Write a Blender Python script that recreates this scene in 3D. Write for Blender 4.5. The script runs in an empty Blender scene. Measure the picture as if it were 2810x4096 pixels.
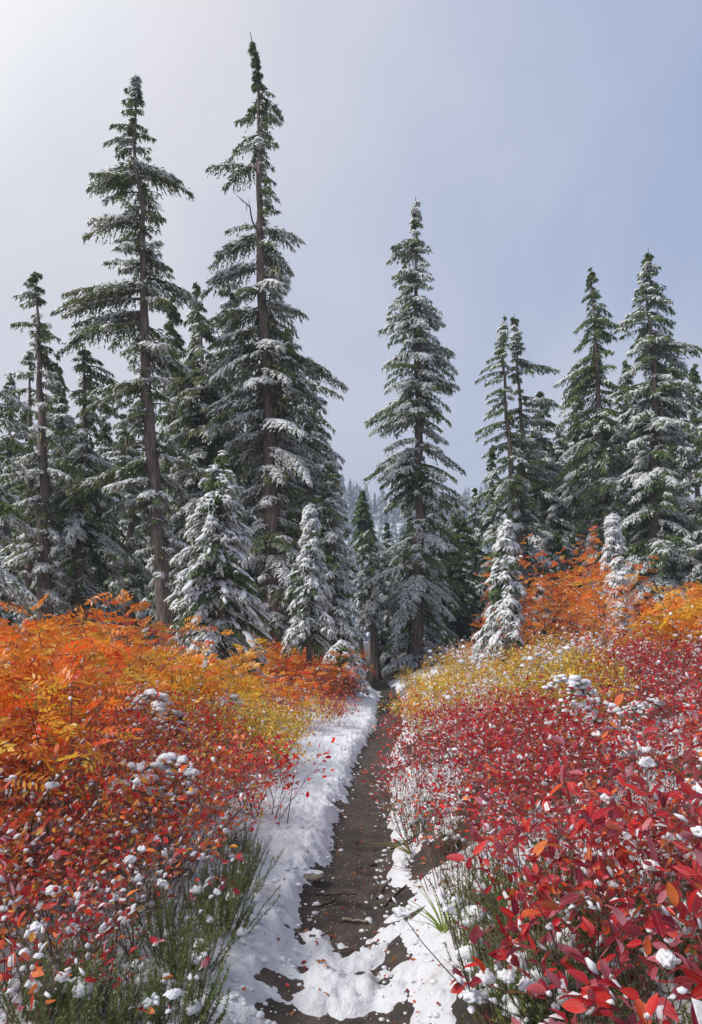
import bpy, math, random
import numpy as np
from math import radians, sin, cos, pi
from mathutils import Matrix, Vector

SC = bpy.context.scene
COL = SC.collection
rng = np.random.default_rng(7)
random.seed(7)

# ------------------------------------------------------------------ camera, sky, sun, exposure
CAM_H = 1.5
F = 683.0                       # focal length in pixels of a 702 x 1024 frame
cam = bpy.data.cameras.new('camera')
cam.sensor_fit = 'VERTICAL'; cam.sensor_height = 36.0; cam.lens = F / 1024 * 36
cam.shift_y = 0.125; cam.clip_start = 0.05; cam.clip_end = 6000
camo = bpy.data.objects.new('camera', cam); COL.objects.link(camo)
camo.location = (0, 0, CAM_H); camo.rotation_euler = (radians(90), 0, 0)
SC.camera = camo

SUN_EL, SUN_AZ = radians(46), radians(-108)      # azimuth from +Y, clockwise
SUND = Vector((sin(SUN_AZ) * cos(SUN_EL), cos(SUN_AZ) * cos(SUN_EL), sin(SUN_EL)))
w = bpy.data.worlds.new('World'); SC.world = w; w.use_nodes = True
nt = w.node_tree; N = nt.nodes; L = nt.links
bg = N['Background']; bg.inputs['Strength'].default_value = 0.1
sky = N.new('ShaderNodeTexSky'); sky.sky_type = 'NISHITA'; sky.sun_disc = False
sky.sun_elevation = SUN_EL; sky.sun_rotation = SUN_AZ; sky.air_density = 1.0; sky.dust_density = 2.0
tc = N.new('ShaderNodeTexCoord')
dot = N.new('ShaderNodeVectorMath'); dot.operation = 'DOT_PRODUCT'; dot.inputs[1].default_value = (-.545, .393, .743)    # the thin bright part of the cloud, upper left
L.new(tc.outputs['Generated'], dot.inputs[0])
noi = N.new('ShaderNodeTexNoise'); noi.inputs['Scale'].default_value = 2.3; noi.inputs['Detail'].default_value = 4.0
noi.inputs['Roughness'].default_value = 0.45; noi.inputs['Distortion'].default_value = 0.3
L.new(tc.outputs['Generated'], noi.inputs['Vector'])
def mth(nt, op, a, b=None, clamp=False):
    n = nt.nodes.new('ShaderNodeMath'); n.operation = op; n.use_clamp = clamp
    for i, v in enumerate((a, b)):
        if v is None: continue
        if isinstance(v, (int, float)): n.inputs[i].default_value = v
        else: nt.links.new(v, n.inputs[i])
    return n.outputs[0]
def mapr(nt, v, a, b, c, d, kind='SMOOTHSTEP'):
    n = nt.nodes.new('ShaderNodeMapRange'); n.interpolation_type = kind
    nt.links.new(v, n.inputs[0])
    for i, x in enumerate((a, b, c, d)): n.inputs[i + 1].default_value = x
    return n.outputs[0]
glow = mapr(nt, dot.outputs['Value'], 0.50, 0.95, 0.0, 0.95, 'LINEAR')
sep = N.new('ShaderNodeSeparateXYZ'); L.new(tc.outputs['Generated'], sep.inputs[0])
low = mapr(nt, sep.outputs['Z'], 0.02, 0.55, 1.15, 0.0)          # paler towards the horizon
nz = mapr(nt, noi.outputs['Fac'], 0.32, 0.68, -0.38, 0.38, 'LINEAR')
f1 = mth(nt, 'ADD', mth(nt, 'ADD', mth(nt, 'MULTIPLY', glow, 1.0), low), nz, True)
mixc = N.new('ShaderNodeMix'); mixc.data_type = 'RGBA'
mixc.inputs['A'].default_value = (2.25, 2.75, 4.15, 1)
mixc.inputs['B'].default_value = (5.35, 5.15, 5.3, 1)
L.new(f1, mixc.inputs['Factor'])
mixd = N.new('ShaderNodeMix'); mixd.data_type = 'RGBA'
L.new(mapr(nt, dot.outputs['Value'], 0.84, 0.98, 0.0, 1.0), mixd.inputs['Factor'])
L.new(mixc.outputs['Result'], mixd.inputs['A']); mixd.inputs['B'].default_value = (7.9, 7.7, 7.4, 1)
mixs = N.new('ShaderNodeMix'); mixs.data_type = 'RGBA'; mixs.inputs['Factor'].default_value = 0.93
L.new(sky.outputs['Color'], mixs.inputs['A']); L.new(mixd.outputs['Result'], mixs.inputs['B'])
L.new(mixs.outputs['Result'], bg.inputs['Color'])

sun = bpy.data.lights.new('sun', 'SUN'); sun.energy = 3.4; sun.angle = radians(16); sun.color = (1.0, 0.95, 0.88)
suno = bpy.data.objects.new('sun', sun); COL.objects.link(suno)
suno.rotation_euler = (-SUND).to_track_quat('-Z', 'Y').to_euler(); suno.location = (-8, 10, 30)
SC.view_settings.view_transform = 'Standard'; SC.view_settings.look = 'None'
SC.view_settings.gamma = 1; SC.view_settings.exposure = 0.68; SC.view_settings.use_curve_mapping = False

# ------------------------------------------------------------------ helpers
def put(name, verts, tris, mats, parent=None, col=None, midx=None, smooth=False, nv=3):
    """one mesh object from numpy arrays (nv vertices per face)"""
    me = bpy.data.meshes.new(name)
    verts = np.asarray(verts, dtype=np.float32); tris = np.asarray(tris, dtype=np.int32)
    me.vertices.add(len(verts)); me.vertices.foreach_set('co', verts.ravel())
    m = len(tris)
    me.loops.add(m * nv); me.loops.foreach_set('vertex_index', tris.ravel())
    me.polygons.add(m); me.polygons.foreach_set('loop_start', np.arange(0, m * nv, nv, dtype=np.int32))
    me.polygons.foreach_set('loop_total', np.full(m, nv, dtype=np.int32))
    if smooth: me.polygons.foreach_set('use_smooth', np.ones(m, dtype=bool))
    for mm in (mats if isinstance(mats, (list, tuple)) else [mats]): me.materials.append(mm)
    if midx is not None: me.polygons.foreach_set('material_index', np.asarray(midx, dtype=np.int32))
    if col is not None:
        at = me.attributes.new('tint', 'FLOAT_COLOR', 'POINT')
        c4 = np.ones((len(verts), 4), dtype=np.float32); c4[:, :3] = col
        at.data.foreach_set('color', c4.ravel())
    me.update(calc_edges=True); me.validate()
    o = bpy.data.objects.new(name, me); COL.objects.link(o)
    if parent: o.parent = parent
    return o

def thing(name, label, cat, loc=(0, 0, 0), rz=0, group=None):
    o = bpy.data.objects.new(name, None); COL.objects.link(o)
    o.location = loc; o.rotation_euler = (0, 0, rz); o.empty_display_size = 0.1
    o['label'] = label; o['category'] = cat
    if group: o['group'] = group
    return o
def tag(o, label, cat, group=None):
    o['label'] = label; o['category'] = cat
    if group: o['group'] = group
    return o
def structure(o): o['kind'] = 'structure'; return o
KIDS = {}
def dup(root, loc, rz, sc=1.0, label=None, group=None):
    r = root.copy(); COL.objects.link(r); r.location = loc; r.rotation_euler = (0, 0, rz); r.scale = (sc, sc, sc)
    if label: r['label'] = label
    if group: r['group'] = group
    for ch in KIDS[root.name]:
        c = ch.copy(); COL.objects.link(c); c.parent = r
    return r

# value noise on numpy arrays
def _h(ix, iy, seed):
    n = (ix * 374761393 + iy * 668265263 + seed * 1442695041) & 0xffffffff
    n = ((n ^ (n >> 13)) * 1274126177) & 0xffffffff
    return ((n ^ (n >> 16)) & 0xffff) / 65535.0
def vnoise(x, y, seed=0):
    x = np.asarray(x, float); y = np.asarray(y, float)
    ix = np.floor(x).astype(np.int64); iy = np.floor(y).astype(np.int64)
    fx = x - ix; fy = y - iy; fx = fx * fx * (3 - 2 * fx); fy = fy * fy * (3 - 2 * fy)
    a = _h(ix, iy, seed); b = _h(ix + 1, iy, seed); c = _h(ix, iy + 1, seed); d = _h(ix + 1, iy + 1, seed)
    return (a * (1 - fx) + b * fx) * (1 - fy) + (c * (1 - fx) + d * fx) * fy
def fbm(x, y, seed=0, o=4, g=0.5):
    s = 0; a = 1; t = 0
    for i in range(o):
        ca, sa = cos(0.6 * i), sin(0.6 * i)
        s = s + a * vnoise((x * ca - y * sa) * 2 ** i + 13.7 * i, (x * sa + y * ca) * 2 ** i + 7.1 * i, seed + i)
        t += a; a *= g
    return s / t - 0.5
def sst(x, a, b):
    t = np.clip((np.asarray(x, float) - a) / (b - a), 0, 1); return t * t * (3 - 2 * t)

# many copies of one small shape: mats (k,3,3) column frames, offs (k,3)
def scatter(V, T, M, O):
    k = len(O); n = len(V)
    W = np.einsum('kij,nj->kni', M, V) + O[:, None, :]
    TT = (T[None] + (np.arange(k) * n)[:, None, None]).reshape(-1, T.shape[1])
    return W.reshape(-1, 3), TT
def frames(D, roll, sc, up=(0, 0, 1)):
    D = D / np.linalg.norm(D, axis=1, keepdims=True)
    u = np.broadcast_to(np.array(up, float), D.shape) + D[:, [1, 2, 0]] * 0.01
    Y = np.cross(u, D); Y /= np.linalg.norm(Y, axis=1, keepdims=True) + 1e-9
    Z = np.cross(D, Y)
    c = np.cos(roll)[:, None]; s = np.sin(roll)[:, None]
    Y2 = Y * c + Z * s; Z2 = Z * c - Y * s
    return np.stack([D, Y2, Z2], axis=2) * np.asarray(sc).reshape(-1, 1, 1)
def tubes(P0, P1, R0, R1, sides=3):
    P0 = np.asarray(P0, float); P1 = np.asarray(P1, float)
    k = len(P0); D = P1 - P0 + 1e-6
    Fm = frames(D, np.zeros(k), np.ones(k), up=(0.3, 0.9, 0.2))
    a = np.arange(sides) * 2 * pi / sides
    ring = np.cos(a)[None, :, None] * Fm[:, None, :, 1] + np.sin(a)[None, :, None] * Fm[:, None, :, 2]
    A = P0[:, None] + ring * np.asarray(R0)[:, None, None]; B = P1[:, None] + ring * np.asarray(R1)[:, None, None]
    V = np.concatenate([A, B], axis=1).reshape(-1, 3)
    i = np.arange(sides); j = (i + 1) % sides
    t = np.concatenate([np.stack([i, j, j + sides], 1), np.stack([i, j + sides, i + sides], 1)])
    T = (t[None] + (np.arange(k) * 2 * sides)[:, None, None]).reshape(-1, 3)
    return V, T
def join(parts):
    vs, ts, n = [], [], 0
    for V, T in parts:
        vs.append(V); ts.append(T + n); n += len(V)
    return np.concatenate(vs), np.concatenate(ts)
def polytube(pts, rad, sides=8):
    """smooth connected tube with an end point"""
    pts = np.asarray(pts, float); n = len(pts); V = []
    for i in range(n):
        d = pts[min(i + 1, n - 1)] - pts[max(i - 1, 0)]; d /= np.linalg.norm(d) + 1e-9
        u = np.array((0.31, 0.9, 0.2)); y = np.cross(u, d); y /= np.linalg.norm(y); z = np.cross(d, y)
        for k in range(sides):
            a = 2 * pi * k / sides; V.append(pts[i] + (cos(a) * y + sin(a) * z) * rad[i])
    T = []
    for i in range(n - 1):
        for k in range(sides):
            a = i * sides + k; b = i * sides + (k + 1) % sides
            T += [(a, b, b + sides), (a, b + sides, a + sides)]
    for k in range(1, sides - 1):
        T.append(((n - 1) * sides, (n - 1) * sides + k, (n - 1) * sides + k + 1)); T.append((0, k + 1, k))
    return np.array(V), np.array(T)
def ico():
    import bmesh
    out = []
    for sub in (1, 2, 3, 4):
        bm = bmesh.new(); bmesh.ops.create_icosphere(bm, subdivisions=sub, radius=1)
        bm.verts.ensure_lookup_table()
        out.append((np.array([v.co[:] for v in bm.verts]), np.array([[v.index for v in f.verts] for f in bm.faces])))
        bm.free()
    return out
ICO = ico()
def blob(sub, seed, amp=0.3, flat=0.7, fr=1.7):
    V, T = ICO[min(sub, 3)]; V = V.copy()
    n = fbm(V[:, 0] * fr + V[:, 2] * 1.3 + seed, V[:, 1] * fr - V[:, 2] * 0.9, seed, 3)
    V = V * (1 + amp * 2 * n)[:, None]; V[:, 2] *= np.where(V[:, 2] < 0, flat * 0.55, flat)
    return V, T

# ------------------------------------------------------------------ materials
def mat(name, build):
    m = bpy.data.materials.new(name); m.use_nodes = True
    nt = m.node_tree; b = nt.nodes['Principled BSDF']; build(nt, b, nt.nodes['Material Output']); return m
def noise(nt, scale, detail=4, rough=0.55, vec=None, coord='Object'):
    t = nt.nodes.new('ShaderNodeTexCoord'); n = nt.nodes.new('ShaderNodeTexNoise')
    n.inputs['Scale'].default_value = scale; n.inputs['Detail'].default_value = detail; n.inputs['Roughness'].default_value = rough
    if vec:
        mp = nt.nodes.new('ShaderNodeMapping'); mp.inputs['Scale'].default_value = vec
        nt.links.new(t.outputs[coord], mp.inputs[0]); nt.links.new(mp.outputs[0], n.inputs['Vector'])
    else: nt.links.new(t.outputs[coord], n.inputs['Vector'])
    return n.outputs['Fac']
def ramp(nt, fac, stops):
    r = nt.nodes.new('ShaderNodeValToRGB'); e = r.color_ramp.elements
    while len(e) < len(stops): e.new(0.5)
    for k, (p, c) in enumerate(stops): e[k].position = p; e[k].color = (*c, 1)
    nt.links.new(fac, r.inputs[0]); return r.outputs[0]
def bump(nt, b, h, strength, dist=0.02):
    n = nt.nodes.new('ShaderNodeBump'); n.inputs['Strength'].default_value = strength; n.inputs['Distance'].default_value = dist
    nt.links.new(h, n.inputs['Height']); nt.links.new(n.outputs[0], b.inputs['Normal'])
def cmix(nt, f, a, b, kind='MIX'):
    n = nt.nodes.new('ShaderNodeMix'); n.data_type = 'RGBA'; n.blend_type = kind
    for k, v in (('Factor', f), ('A', a), ('B', b)):
        if isinstance(v, (int, float)): n.inputs[k].default_value = v
        elif isinstance(v, tuple): n.inputs[k].default_value = (*v, 1)
        else: nt.links.new(v, n.inputs[k])
    return n.outputs['Result']

def m_snow(nt, b, o):
    c = ramp(nt, noise(nt, 3.0, 5), [(0.3, (0.82, 0.84, 0.88)), (0.7, (0.90, 0.91, 0.93))])
    nt.links.new(c, b.inputs['Base Color']); b.inputs['Roughness'].default_value = 0.55
    b.inputs['Specular IOR Level'].default_value = 0.25
    bump(nt, b, noise(nt, 60, 6, 0.65), 0.55, 0.012)
    t = nt.nodes.new('ShaderNodeBsdfTranslucent'); t.inputs['Color'].default_value = (.9, .92, .95, 1)
    mx = nt.nodes.new('ShaderNodeMixShader'); mx.inputs[0].default_value = 0.38
    nt.links.new(b.outputs[0], mx.inputs[1]); nt.links.new(t.outputs[0], mx.inputs[2]); nt.links.new(mx.outputs[0], o.inputs['Surface'])
SNOW = mat('snow', m_snow)
def m_gsnow(nt, b, o):
    # thin trodden snow: soil stains with a shape of their own
    st = mapr(nt, noise(nt, 2.6, 8, 0.68), 0.54, 0.72, 0.0, 0.6)
    c = cmix(nt, st, (0.74, 0.755, 0.80), (0.42, 0.36, 0.31))
    fl = mapr(nt, noise(nt, 45, 2, 0.5), 0.70, 0.73, 0.0, 0.85)
    c = cmix(nt, fl, c, (0.16, 0.09, 0.06))
    nt.links.new(c, b.inputs['Base Color']); b.inputs['Roughness'].default_value = 0.5
    b.inputs['Specular IOR Level'].default_value = 0.3
    bump(nt, b, noise(nt, 30, 10, 0.72), 0.9, 0.03)
GSNOW = mat('ground_snow', m_gsnow)
def m_soil(nt, b, o):
    n1 = noise(nt, 6, 8, 0.65); n2 = noise(nt, 55, 6, 0.7)
    c = ramp(nt, n1, [(0.3, (0.028, 0.021, 0.018)), (0.5, (0.085, 0.066, 0.056)), (0.72, (0.17, 0.13, 0.105))])
    c = cmix(nt, mapr(nt, n2, 0.55, 0.72, 0.0, 0.6), c, (0.16, 0.12, 0.095))
    nt.links.new(c, b.inputs['Base Color'])
    nt.links.new(mapr(nt, n1, 0.38, 0.52, 0.25, 0.85), b.inputs['Roughness']); b.inputs['Specular IOR Level'].default_value = .35
    bump(nt, b, n2, 1.0, 0.05)
SOIL = mat('wet_soil', m_soil)
def m_bark(nt, b, o):
    n1 = noise(nt, 3.2, 8, 0.7, (5, 5, 0.55)); n2 = noise(nt, 1.3, 4)
    c = ramp(nt, n1, [(0.30, (0.028, 0.020, 0.017)), (0.47, (0.14, 0.105, 0.09)), (0.66, (0.27, 0.225, 0.20))])
    c = cmix(nt, mapr(nt, n2, 0.5, 0.75, 0.0, 0.4), c, (0.10, 0.105, 0.06))
    nt.links.new(c, b.inputs['Base Color']); b.inputs['Roughness'].default_value = 0.9
    bump(nt, b, n1, 1.0, 0.10)
BARK = mat('bark', m_bark)
def mk_needle(c0, c1, c2, tr=0.32):
    def f(nt, b, o):
        n1 = noise(nt, 0.55, 4, 0.6); n2 = noise(nt, 9, 3, 0.6)
        c = ramp(nt, n1, [(0.34, c0), (0.52, c1), (0.68, c2)])
        c = cmix(nt, mapr(nt, n2, 0.35, 0.7, 0.0, 0.55), c, (0.13, 0.15, 0.07))
        nt.links.new(c, b.inputs['Base Color']); b.inputs['Roughness'].default_value = 0.6
        t = nt.nodes.new('ShaderNodeBsdfTranslucent'); nt.links.new(c, t.inputs['Color'])
        mx = nt.nodes.new('ShaderNodeMixShader'); mx.inputs[0].default_value = tr
        nt.links.new(b.outputs[0], mx.inputs[1]); nt.links.new(t.outputs[0], mx.inputs[2]); nt.links.new(mx.outputs[0], o.inputs['Surface'])
    return f
NEEDLE = mat('hemlock_needles', mk_needle((0.070, 0.135, 0.050), (0.13, 0.215, 0.065), (0.24, 0.29, 0.09)))
NEEDLE_DARK = mat('old_hemlock_needles', mk_needle((0.085, 0.125, 0.050), (0.15, 0.20, 0.070), (0.25, 0.26, 0.095)))
NEEDLE_FIR = mat('fir_needles', mk_needle((0.08, 0.15, 0.065), (0.14, 0.22, 0.075), (0.21, 0.27, 0.08)))
NEEDLE_FAR = mat('far_needles', mk_needle((0.02, 0.04, 0.035), (0.035, 0.06, 0.045), (0.06, 0.075, 0.05)))
def m_lichen(nt, b, o):
    nt.links.new(ramp(nt, noise(nt, 8, 3), [(0.3, (0.16, 0.15, 0.07)), (0.7, (0.34, 0.30, 0.16))]), b.inputs['Base Color'])
    b.inputs['Roughness'].default_value = 0.95
LICHEN = mat('beard_lichen', m_lichen)
def m_twig(nt, b, o):
    nt.links.new(ramp(nt, noise(nt, 14, 3), [(0.3, (0.055, 0.032, 0.026)), (0.5, (0.16, 0.085, 0.06)), (0.72, (0.27, 0.17, 0.12))]), b.inputs['Base Color'])
    b.inputs['Roughness'].default_value = 0.7
TWIG = mat('twig', m_twig)
def m_dtwig(nt, b, o):
    nt.links.new(ramp(nt, noise(nt, 14, 3), [(0.3, (0.02, 0.014, 0.012)), (0.7, (0.09, 0.06, 0.05))]), b.inputs['Base Color'])
    b.inputs['Roughness'].default_value = 0.55
DTWIG = mat('dark_wet_twig', m_dtwig)
def leafmat(name, under=(0.55, 0.25, 0.28), u=0.35, tr=0.42):
    def f(nt, b, o):
        a = nt.nodes.new('ShaderNodeAttribute'); a.attribute_name = 'tint'
        c = a.outputs['Color']
        n = noise(nt, 70, 3, 0.6)
        c = cmix(nt, mapr(nt, n, 0.35, 0.75, 0.0, 0.35), c, (0.30, 0.05, 0.04), 'MULTIPLY')
        g = nt.nodes.new('ShaderNodeNewGeometry')
        c2 = cmix(nt, mth(nt, 'MULTIPLY', g.outputs['Backfacing'], u), c, under)
        nt.links.new(c2, b.inputs['Base Color']); b.inputs['Roughness'].default_value = 0.38
        b.inputs['Specular IOR Level'].default_value = 0.45
        t = nt.nodes.new('ShaderNodeBsdfTranslucent'); nt.links.new(c, t.inputs['Color'])
        mx = nt.nodes.new('ShaderNodeMixShader'); mx.inputs[0].default_value = tr
        nt.links.new(b.outputs[0], mx.inputs[1]); nt.links.new(t.outputs[0], mx.inputs[2]); nt.links.new(mx.outputs[0], o.inputs['Surface'])
    return mat(name, f)
LEAF = leafmat('autumn_leaf')
LEAF_ASH = leafmat('autumn_leaflet', (0.6, 0.4, 0.2), 0.2, 0.45)
def heromat(name, c1, c2, under):
    def f(nt, b, o):
        n = noise(nt, 45, 4, 0.6, None, 'Object'); oi = nt.nodes.new('ShaderNodeObjectInfo')
        t0 = nt.nodes.new('ShaderNodeTexCoord'); s = nt.nodes.new('ShaderNodeSeparateXYZ'); nt.links.new(t0.outputs['Object'], s.inputs[0])
        # veins: fine darker lines off the midrib
        wv = nt.nodes.new('ShaderNodeTexWave'); wv.inputs['Scale'].default_value = 2.6; wv.inputs['Distortion'].default_value = 1.5
        nt.links.new(t0.outputs['Object'], wv.inputs['Vector'])
        f0 = mth(nt, 'ADD', mth(nt, 'MULTIPLY', n, 1.1), mth(nt, 'MULTIPLY', mth(nt, 'SUBTRACT', oi.outputs['Random'], 0.5), 0.9))
        c = cmix(nt, mapr(nt, f0, 0.25, 0.85, 0.0, 1.0), c1, c2)
        mid = mapr(nt, mth(nt, 'ABSOLUTE', s.outputs['Y']), 0.008, 0.03, 0.45, 0.0)
        c = cmix(nt, mid, c, (0.62, 0.16, 0.14))
        spot = mapr(nt, noise(nt, 9, 5, 0.7), 0.62, 0.70, 0.0, 0.6)
        c = cmix(nt, spot, c, (0.14, 0.03, 0.03))
        g = nt.nodes.new('ShaderNodeNewGeometry')
        cb = cmix(nt, mth(nt, 'MULTIPLY', g.outputs['Backfacing'], 0.6), c, under)
        nt.links.new(cb, b.inputs['Base Color']); b.inputs['Roughness'].default_value = 0.33
        bump(nt, b, n, 0.25, 0.04)
        t = nt.nodes.new('ShaderNodeBsdfTranslucent'); nt.links.new(c, t.inputs['Color'])
        mx = nt.nodes.new('ShaderNodeMixShader'); mx.inputs[0].default_value = 0.4
        nt.links.new(b.outputs[0], mx.inputs[1]); nt.links.new(t.outputs[0], mx.inputs[2]); nt.links.new(mx.outputs[0], o.inputs['Surface'])
    return mat(name, f)
HL_RED = heromat('scarlet_leaf', (0.42, 0.010, 0.020), (0.66, 0.030, 0.022), (0.62, 0.22, 0.26))
HL_WINE = heromat('wine_leaf', (0.20, 0.010, 0.030), (0.46, 0.020, 0.035), (0.52, 0.22, 0.30))
HL_ORANGE = heromat('orange_leaf', (0.62, 0.060, 0.018), (0.75, 0.20, 0.030), (0.75, 0.34, 0.22))
HL_PINK = heromat('pink_backed_leaf', (0.50, 0.12, 0.16), (0.62, 0.20, 0.24), (0.60, 0.34, 0.42))
def m_green(c0, c1, tr=0.2):
    def f(nt, b, o):
        c = ramp(nt, noise(nt, 12, 3), [(0.3, c0), (0.7, c1)])
        nt.links.new(c, b.inputs['Base Color']); b.inputs['Roughness'].default_value = 0.5
        t = nt.nodes.new('ShaderNodeBsdfTranslucent'); nt.links.new(c, t.inputs['Color'])
        mx = nt.nodes.new('ShaderNodeMixShader'); mx.inputs[0].default_value = tr
        nt.links.new(b.outputs[0], mx.inputs[1]); nt.links.new(t.outputs[0], mx.inputs[2]); nt.links.new(mx.outputs[0], o.inputs['Surface'])
    return f
HEATH = mat('heather_needles', m_green((0.08, 0.13, 0.035), (0.20, 0.25, 0.07)))
GRASS = mat('fresh_grass', m_green((0.22, 0.33, 0.04), (0.42, 0.50, 0.08), 0.4))
DRYGRASS = mat('dry_grass', m_green((0.30, 0.24, 0.08), (0.42, 0.38, 0.14), 0.4))
BERRY = mat('red_berry', lambda nt, b, o: (b.inputs['Base Color'].__setattr__('default_value', (0.45, 0.01, 0.02, 1)), b.inputs['Roughness'].__setattr__('default_value', 0.3)))
def m_rock(nt, b, o):
    nt.links.new(ramp(nt, noise(nt, 12, 6, 0.65), [(0.3, (0.05, 0.042, 0.036)), (0.7, (0.26, 0.20, 0.15))]), b.inputs['Base Color'])
    b.inputs['Roughness'].default_value = 0.6; bump(nt, b, noise(nt, 40, 5), 0.6, 0.01)
ROCK = mat('brown_rock', m_rock)

# ------------------------------------------------------------------ the lie of the land
PY = np.array([-20, 0, 2.67, 3.6, 4.4, 5.85, 8.7, 11.8, 17, 20, 26, 40.]); PX = np.array([-.1, -.08, -.08, -.07, .03, .09, .29, .64, .92, .94, .5, .0])
def pathx(y): return np.interp(y, PY, PX)
def hw(y): return np.interp(y, [0, 3, 5, 9, 13, 20, 30], [.24, .23, .18, .18, .20, .28, .3])
def ground(x, y):
    x = np.asarray(x, float); y = np.asarray(y, float)
    d = x - pathx(y); h = hw(y)
    tr = sst(np.abs(d), h * 0.75, h + 0.14)
    near = 1 - sst(y, 24, 40)
    left = sst(-d, 0.1, 0.9) * 0.10 + sst(-d, 0.6, 3.5) * 0.26
    right = sst(d, h, h + 0.5) * 0.12 + np.where(d > 0.35, 2.5 * (1 - np.exp(-(np.maximum(d, .35) - 0.35) * 0.125)), 0)
    z = tr * 0.07 - 0.02 + (left + right) * (0.35 + 0.65 * near)
    z = z + fbm(x * .8, y * .8, 3, 4) * 0.16 * sst(np.abs(d), .25, 1.0) + fbm(x * 6, y * 6, 5, 3) * 0.03
    return z
def thick(x, y):
    """depth of lying snow (negative = bare soil)"""
    d = x - pathx(y); h = hw(y)
    wob = fbm(x * 5 + y * 2.5, y * 4, 11, 4) * 0.30
    # diagonal fringes on the left lip of the path
    fr = (fbm((x * .5 + y) * 9, (x - y * .35) * 3.2, 21, 3)) * 0.20
    el = -(h - 0.02) + wob * .55 + fr
    left = sst(el - d, -0.03, 0.16)
    er = h + 0.06 + wob * .8
    right = sst(d - er, -0.04, 0.14)
    pat = fbm(x * 2.1, y * 2.1, 31, 5) * 2
    t = np.where(d < 0, left * (0.075 + 0.02 * pat) - 0.022, right * (0.055 + .09 * pat) - 0.022)
    # right side of the path: patchy, more soil between 3.8 and 9 m, nearly all snow close by
    rp = sst(d, h, h + .15) * (sst(y, 3.5, 3.9) * (1 - sst(y, 8.5, 10.5))) * (1 - .5 * sst(d, 1.2, 2))
    t = t - rp * (0.030 + 0.13 * pat) + .05 * np.exp(-((d - h - .10) / .07) ** 2) * sst(y, 3.6, 4.2) * (fbm(x * 3, y * 3, 99, 4) * 2 + .35)
    # trodden snow over the path in the foreground, with melt holes
    nr = 1 - sst(y, 3.35 + 0.3 * fbm(x * 3, 0 * x, 41, 2), 3.62)
    hole = fbm(x * 4.2, y * 3.4, 57, 5, 0.55)
    tread = 0.013 + hole * 0.26 + fbm(x * 14, y * 11, 58, 3) * 0.03
    t = np.where(nr > 0, np.maximum(t, tread * nr - 0.03 * (1 - nr)) if True else t, t)
    for hx, hy, a, b_, dp in ((-.30, 2.98, .14, .09, .09), (-.25, 2.72, .17, .085, .11), (.05, 3.12, .08, .05, .07), (.12, 2.66, .07, .045, .10),
                              (-.04, 3.32, .10, .04, .05), (-.16, 3.13, .09, .035, .06), (.16, 3.02, .06, .05, .06), (-.05, 2.50, .22, .045, .11), (.30, 3.5, .12, .04, .05)):
        q = ((x - hx) / a) ** 2 + ((y - hy) / b_) ** 2
        t = t - dp * np.exp(-q * 1.2) * (1 + 1.2 * fbm(x * 16, y * 16, 77, 2))
    # far up the path
    far = sst(y, 9.0, 10.5) * np.exp(-((d - .05) / (h * 1.3)) ** 2)
    t = t - far * .03 + sst(y, 16.5, 18) * (1 - sst(y, 20.5, 21.5)) * .045 * (d < .1) * (d > -.6)
    # among the shrubs
    sh = sst(np.abs(d), 0.9, 1.6)
    t = t + sh * (fbm(x * 2.6, y * 2.6, 63, 5, .6) * 0.26 - 0.018)
    # clods and lumps
    lump = np.abs(fbm(x * 15, y * 15, 91, 4, .6)) * 0.095 + fbm(x * 7, y * 7, 93, 3) * .06 + fbm(x * 40, y * 40, 95, 2) * 0.010 - .006
    t = t + lump * sst(t, -0.01, 0.03)
    return t - 0.10 * sst(y, 20.5, 24)

def axis_vals(segs):
    out = []
    for a, b, n in segs: out += list(np.linspace(a, b, n, endpoint=False))
    out.append(segs[-1][1]); return np.array(out)
def gridmesh(name, xs, ys, fz, material, keep=None):
    X, Y = np.meshgrid(xs, ys); Z, ok = fz(X, Y)
    V = np.stack([X, Y, Z], -1).reshape(-1, 3); nx = len(xs)
    i, j = np.meshgrid(np.arange(nx - 1), np.arange(len(ys) - 1))
    a = (j * nx + i).ravel(); Q = np.stack([a, a + 1, a + 1 + nx, a + nx], 1)
    if ok is not None:
        okf = ok.ravel(); Q = Q[okf[Q].any(axis=1)]
        used = np.zeros(len(V), bool); used[Q.ravel()] = True
        idx = np.cumsum(used) - 1; V = V[used]; Q = idx[Q]
    return put(name, V, Q, material, smooth=True, nv=4)
gx = axis_vals([(-900, -60, 10), (-60, -12, 20), (-12, -1.2, 60), (-1.2, 1.6, 90), (1.6, 14, 60), (14, 60, 20), (60, 900, 10)])
gy = np.concatenate([[-40, -20, -10, -5, -2, -.5], np.geomspace(.5, 30, 220), np.geomspace(31, 1400, 40)])
structure(gridmesh('ground', gx, gy, lambda X, Y: (ground(X, Y), None), SOIL))
sx = axis_vals([(-9, -1.4, 80), (-1.4, 1.7, 220), (1.7, 13, 110)])
sy = np.geomspace(1.35, 24, 500)
def fs(X, Y):
    t = thick(X, Y); return ground(X, Y) + t, t > -0.004
structure(gridmesh('snow_cover', sx, sy, fs, GSNOW))

def at(u, v, D):
    """point at distance D seen at (u, v) of the 1594-pixel-wide overview of the photograph"""
    return np.array([(u / 2.2707 - 351) / F * D, D, CAM_H + (640 - v / 2.2707) / F * D])

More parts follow.
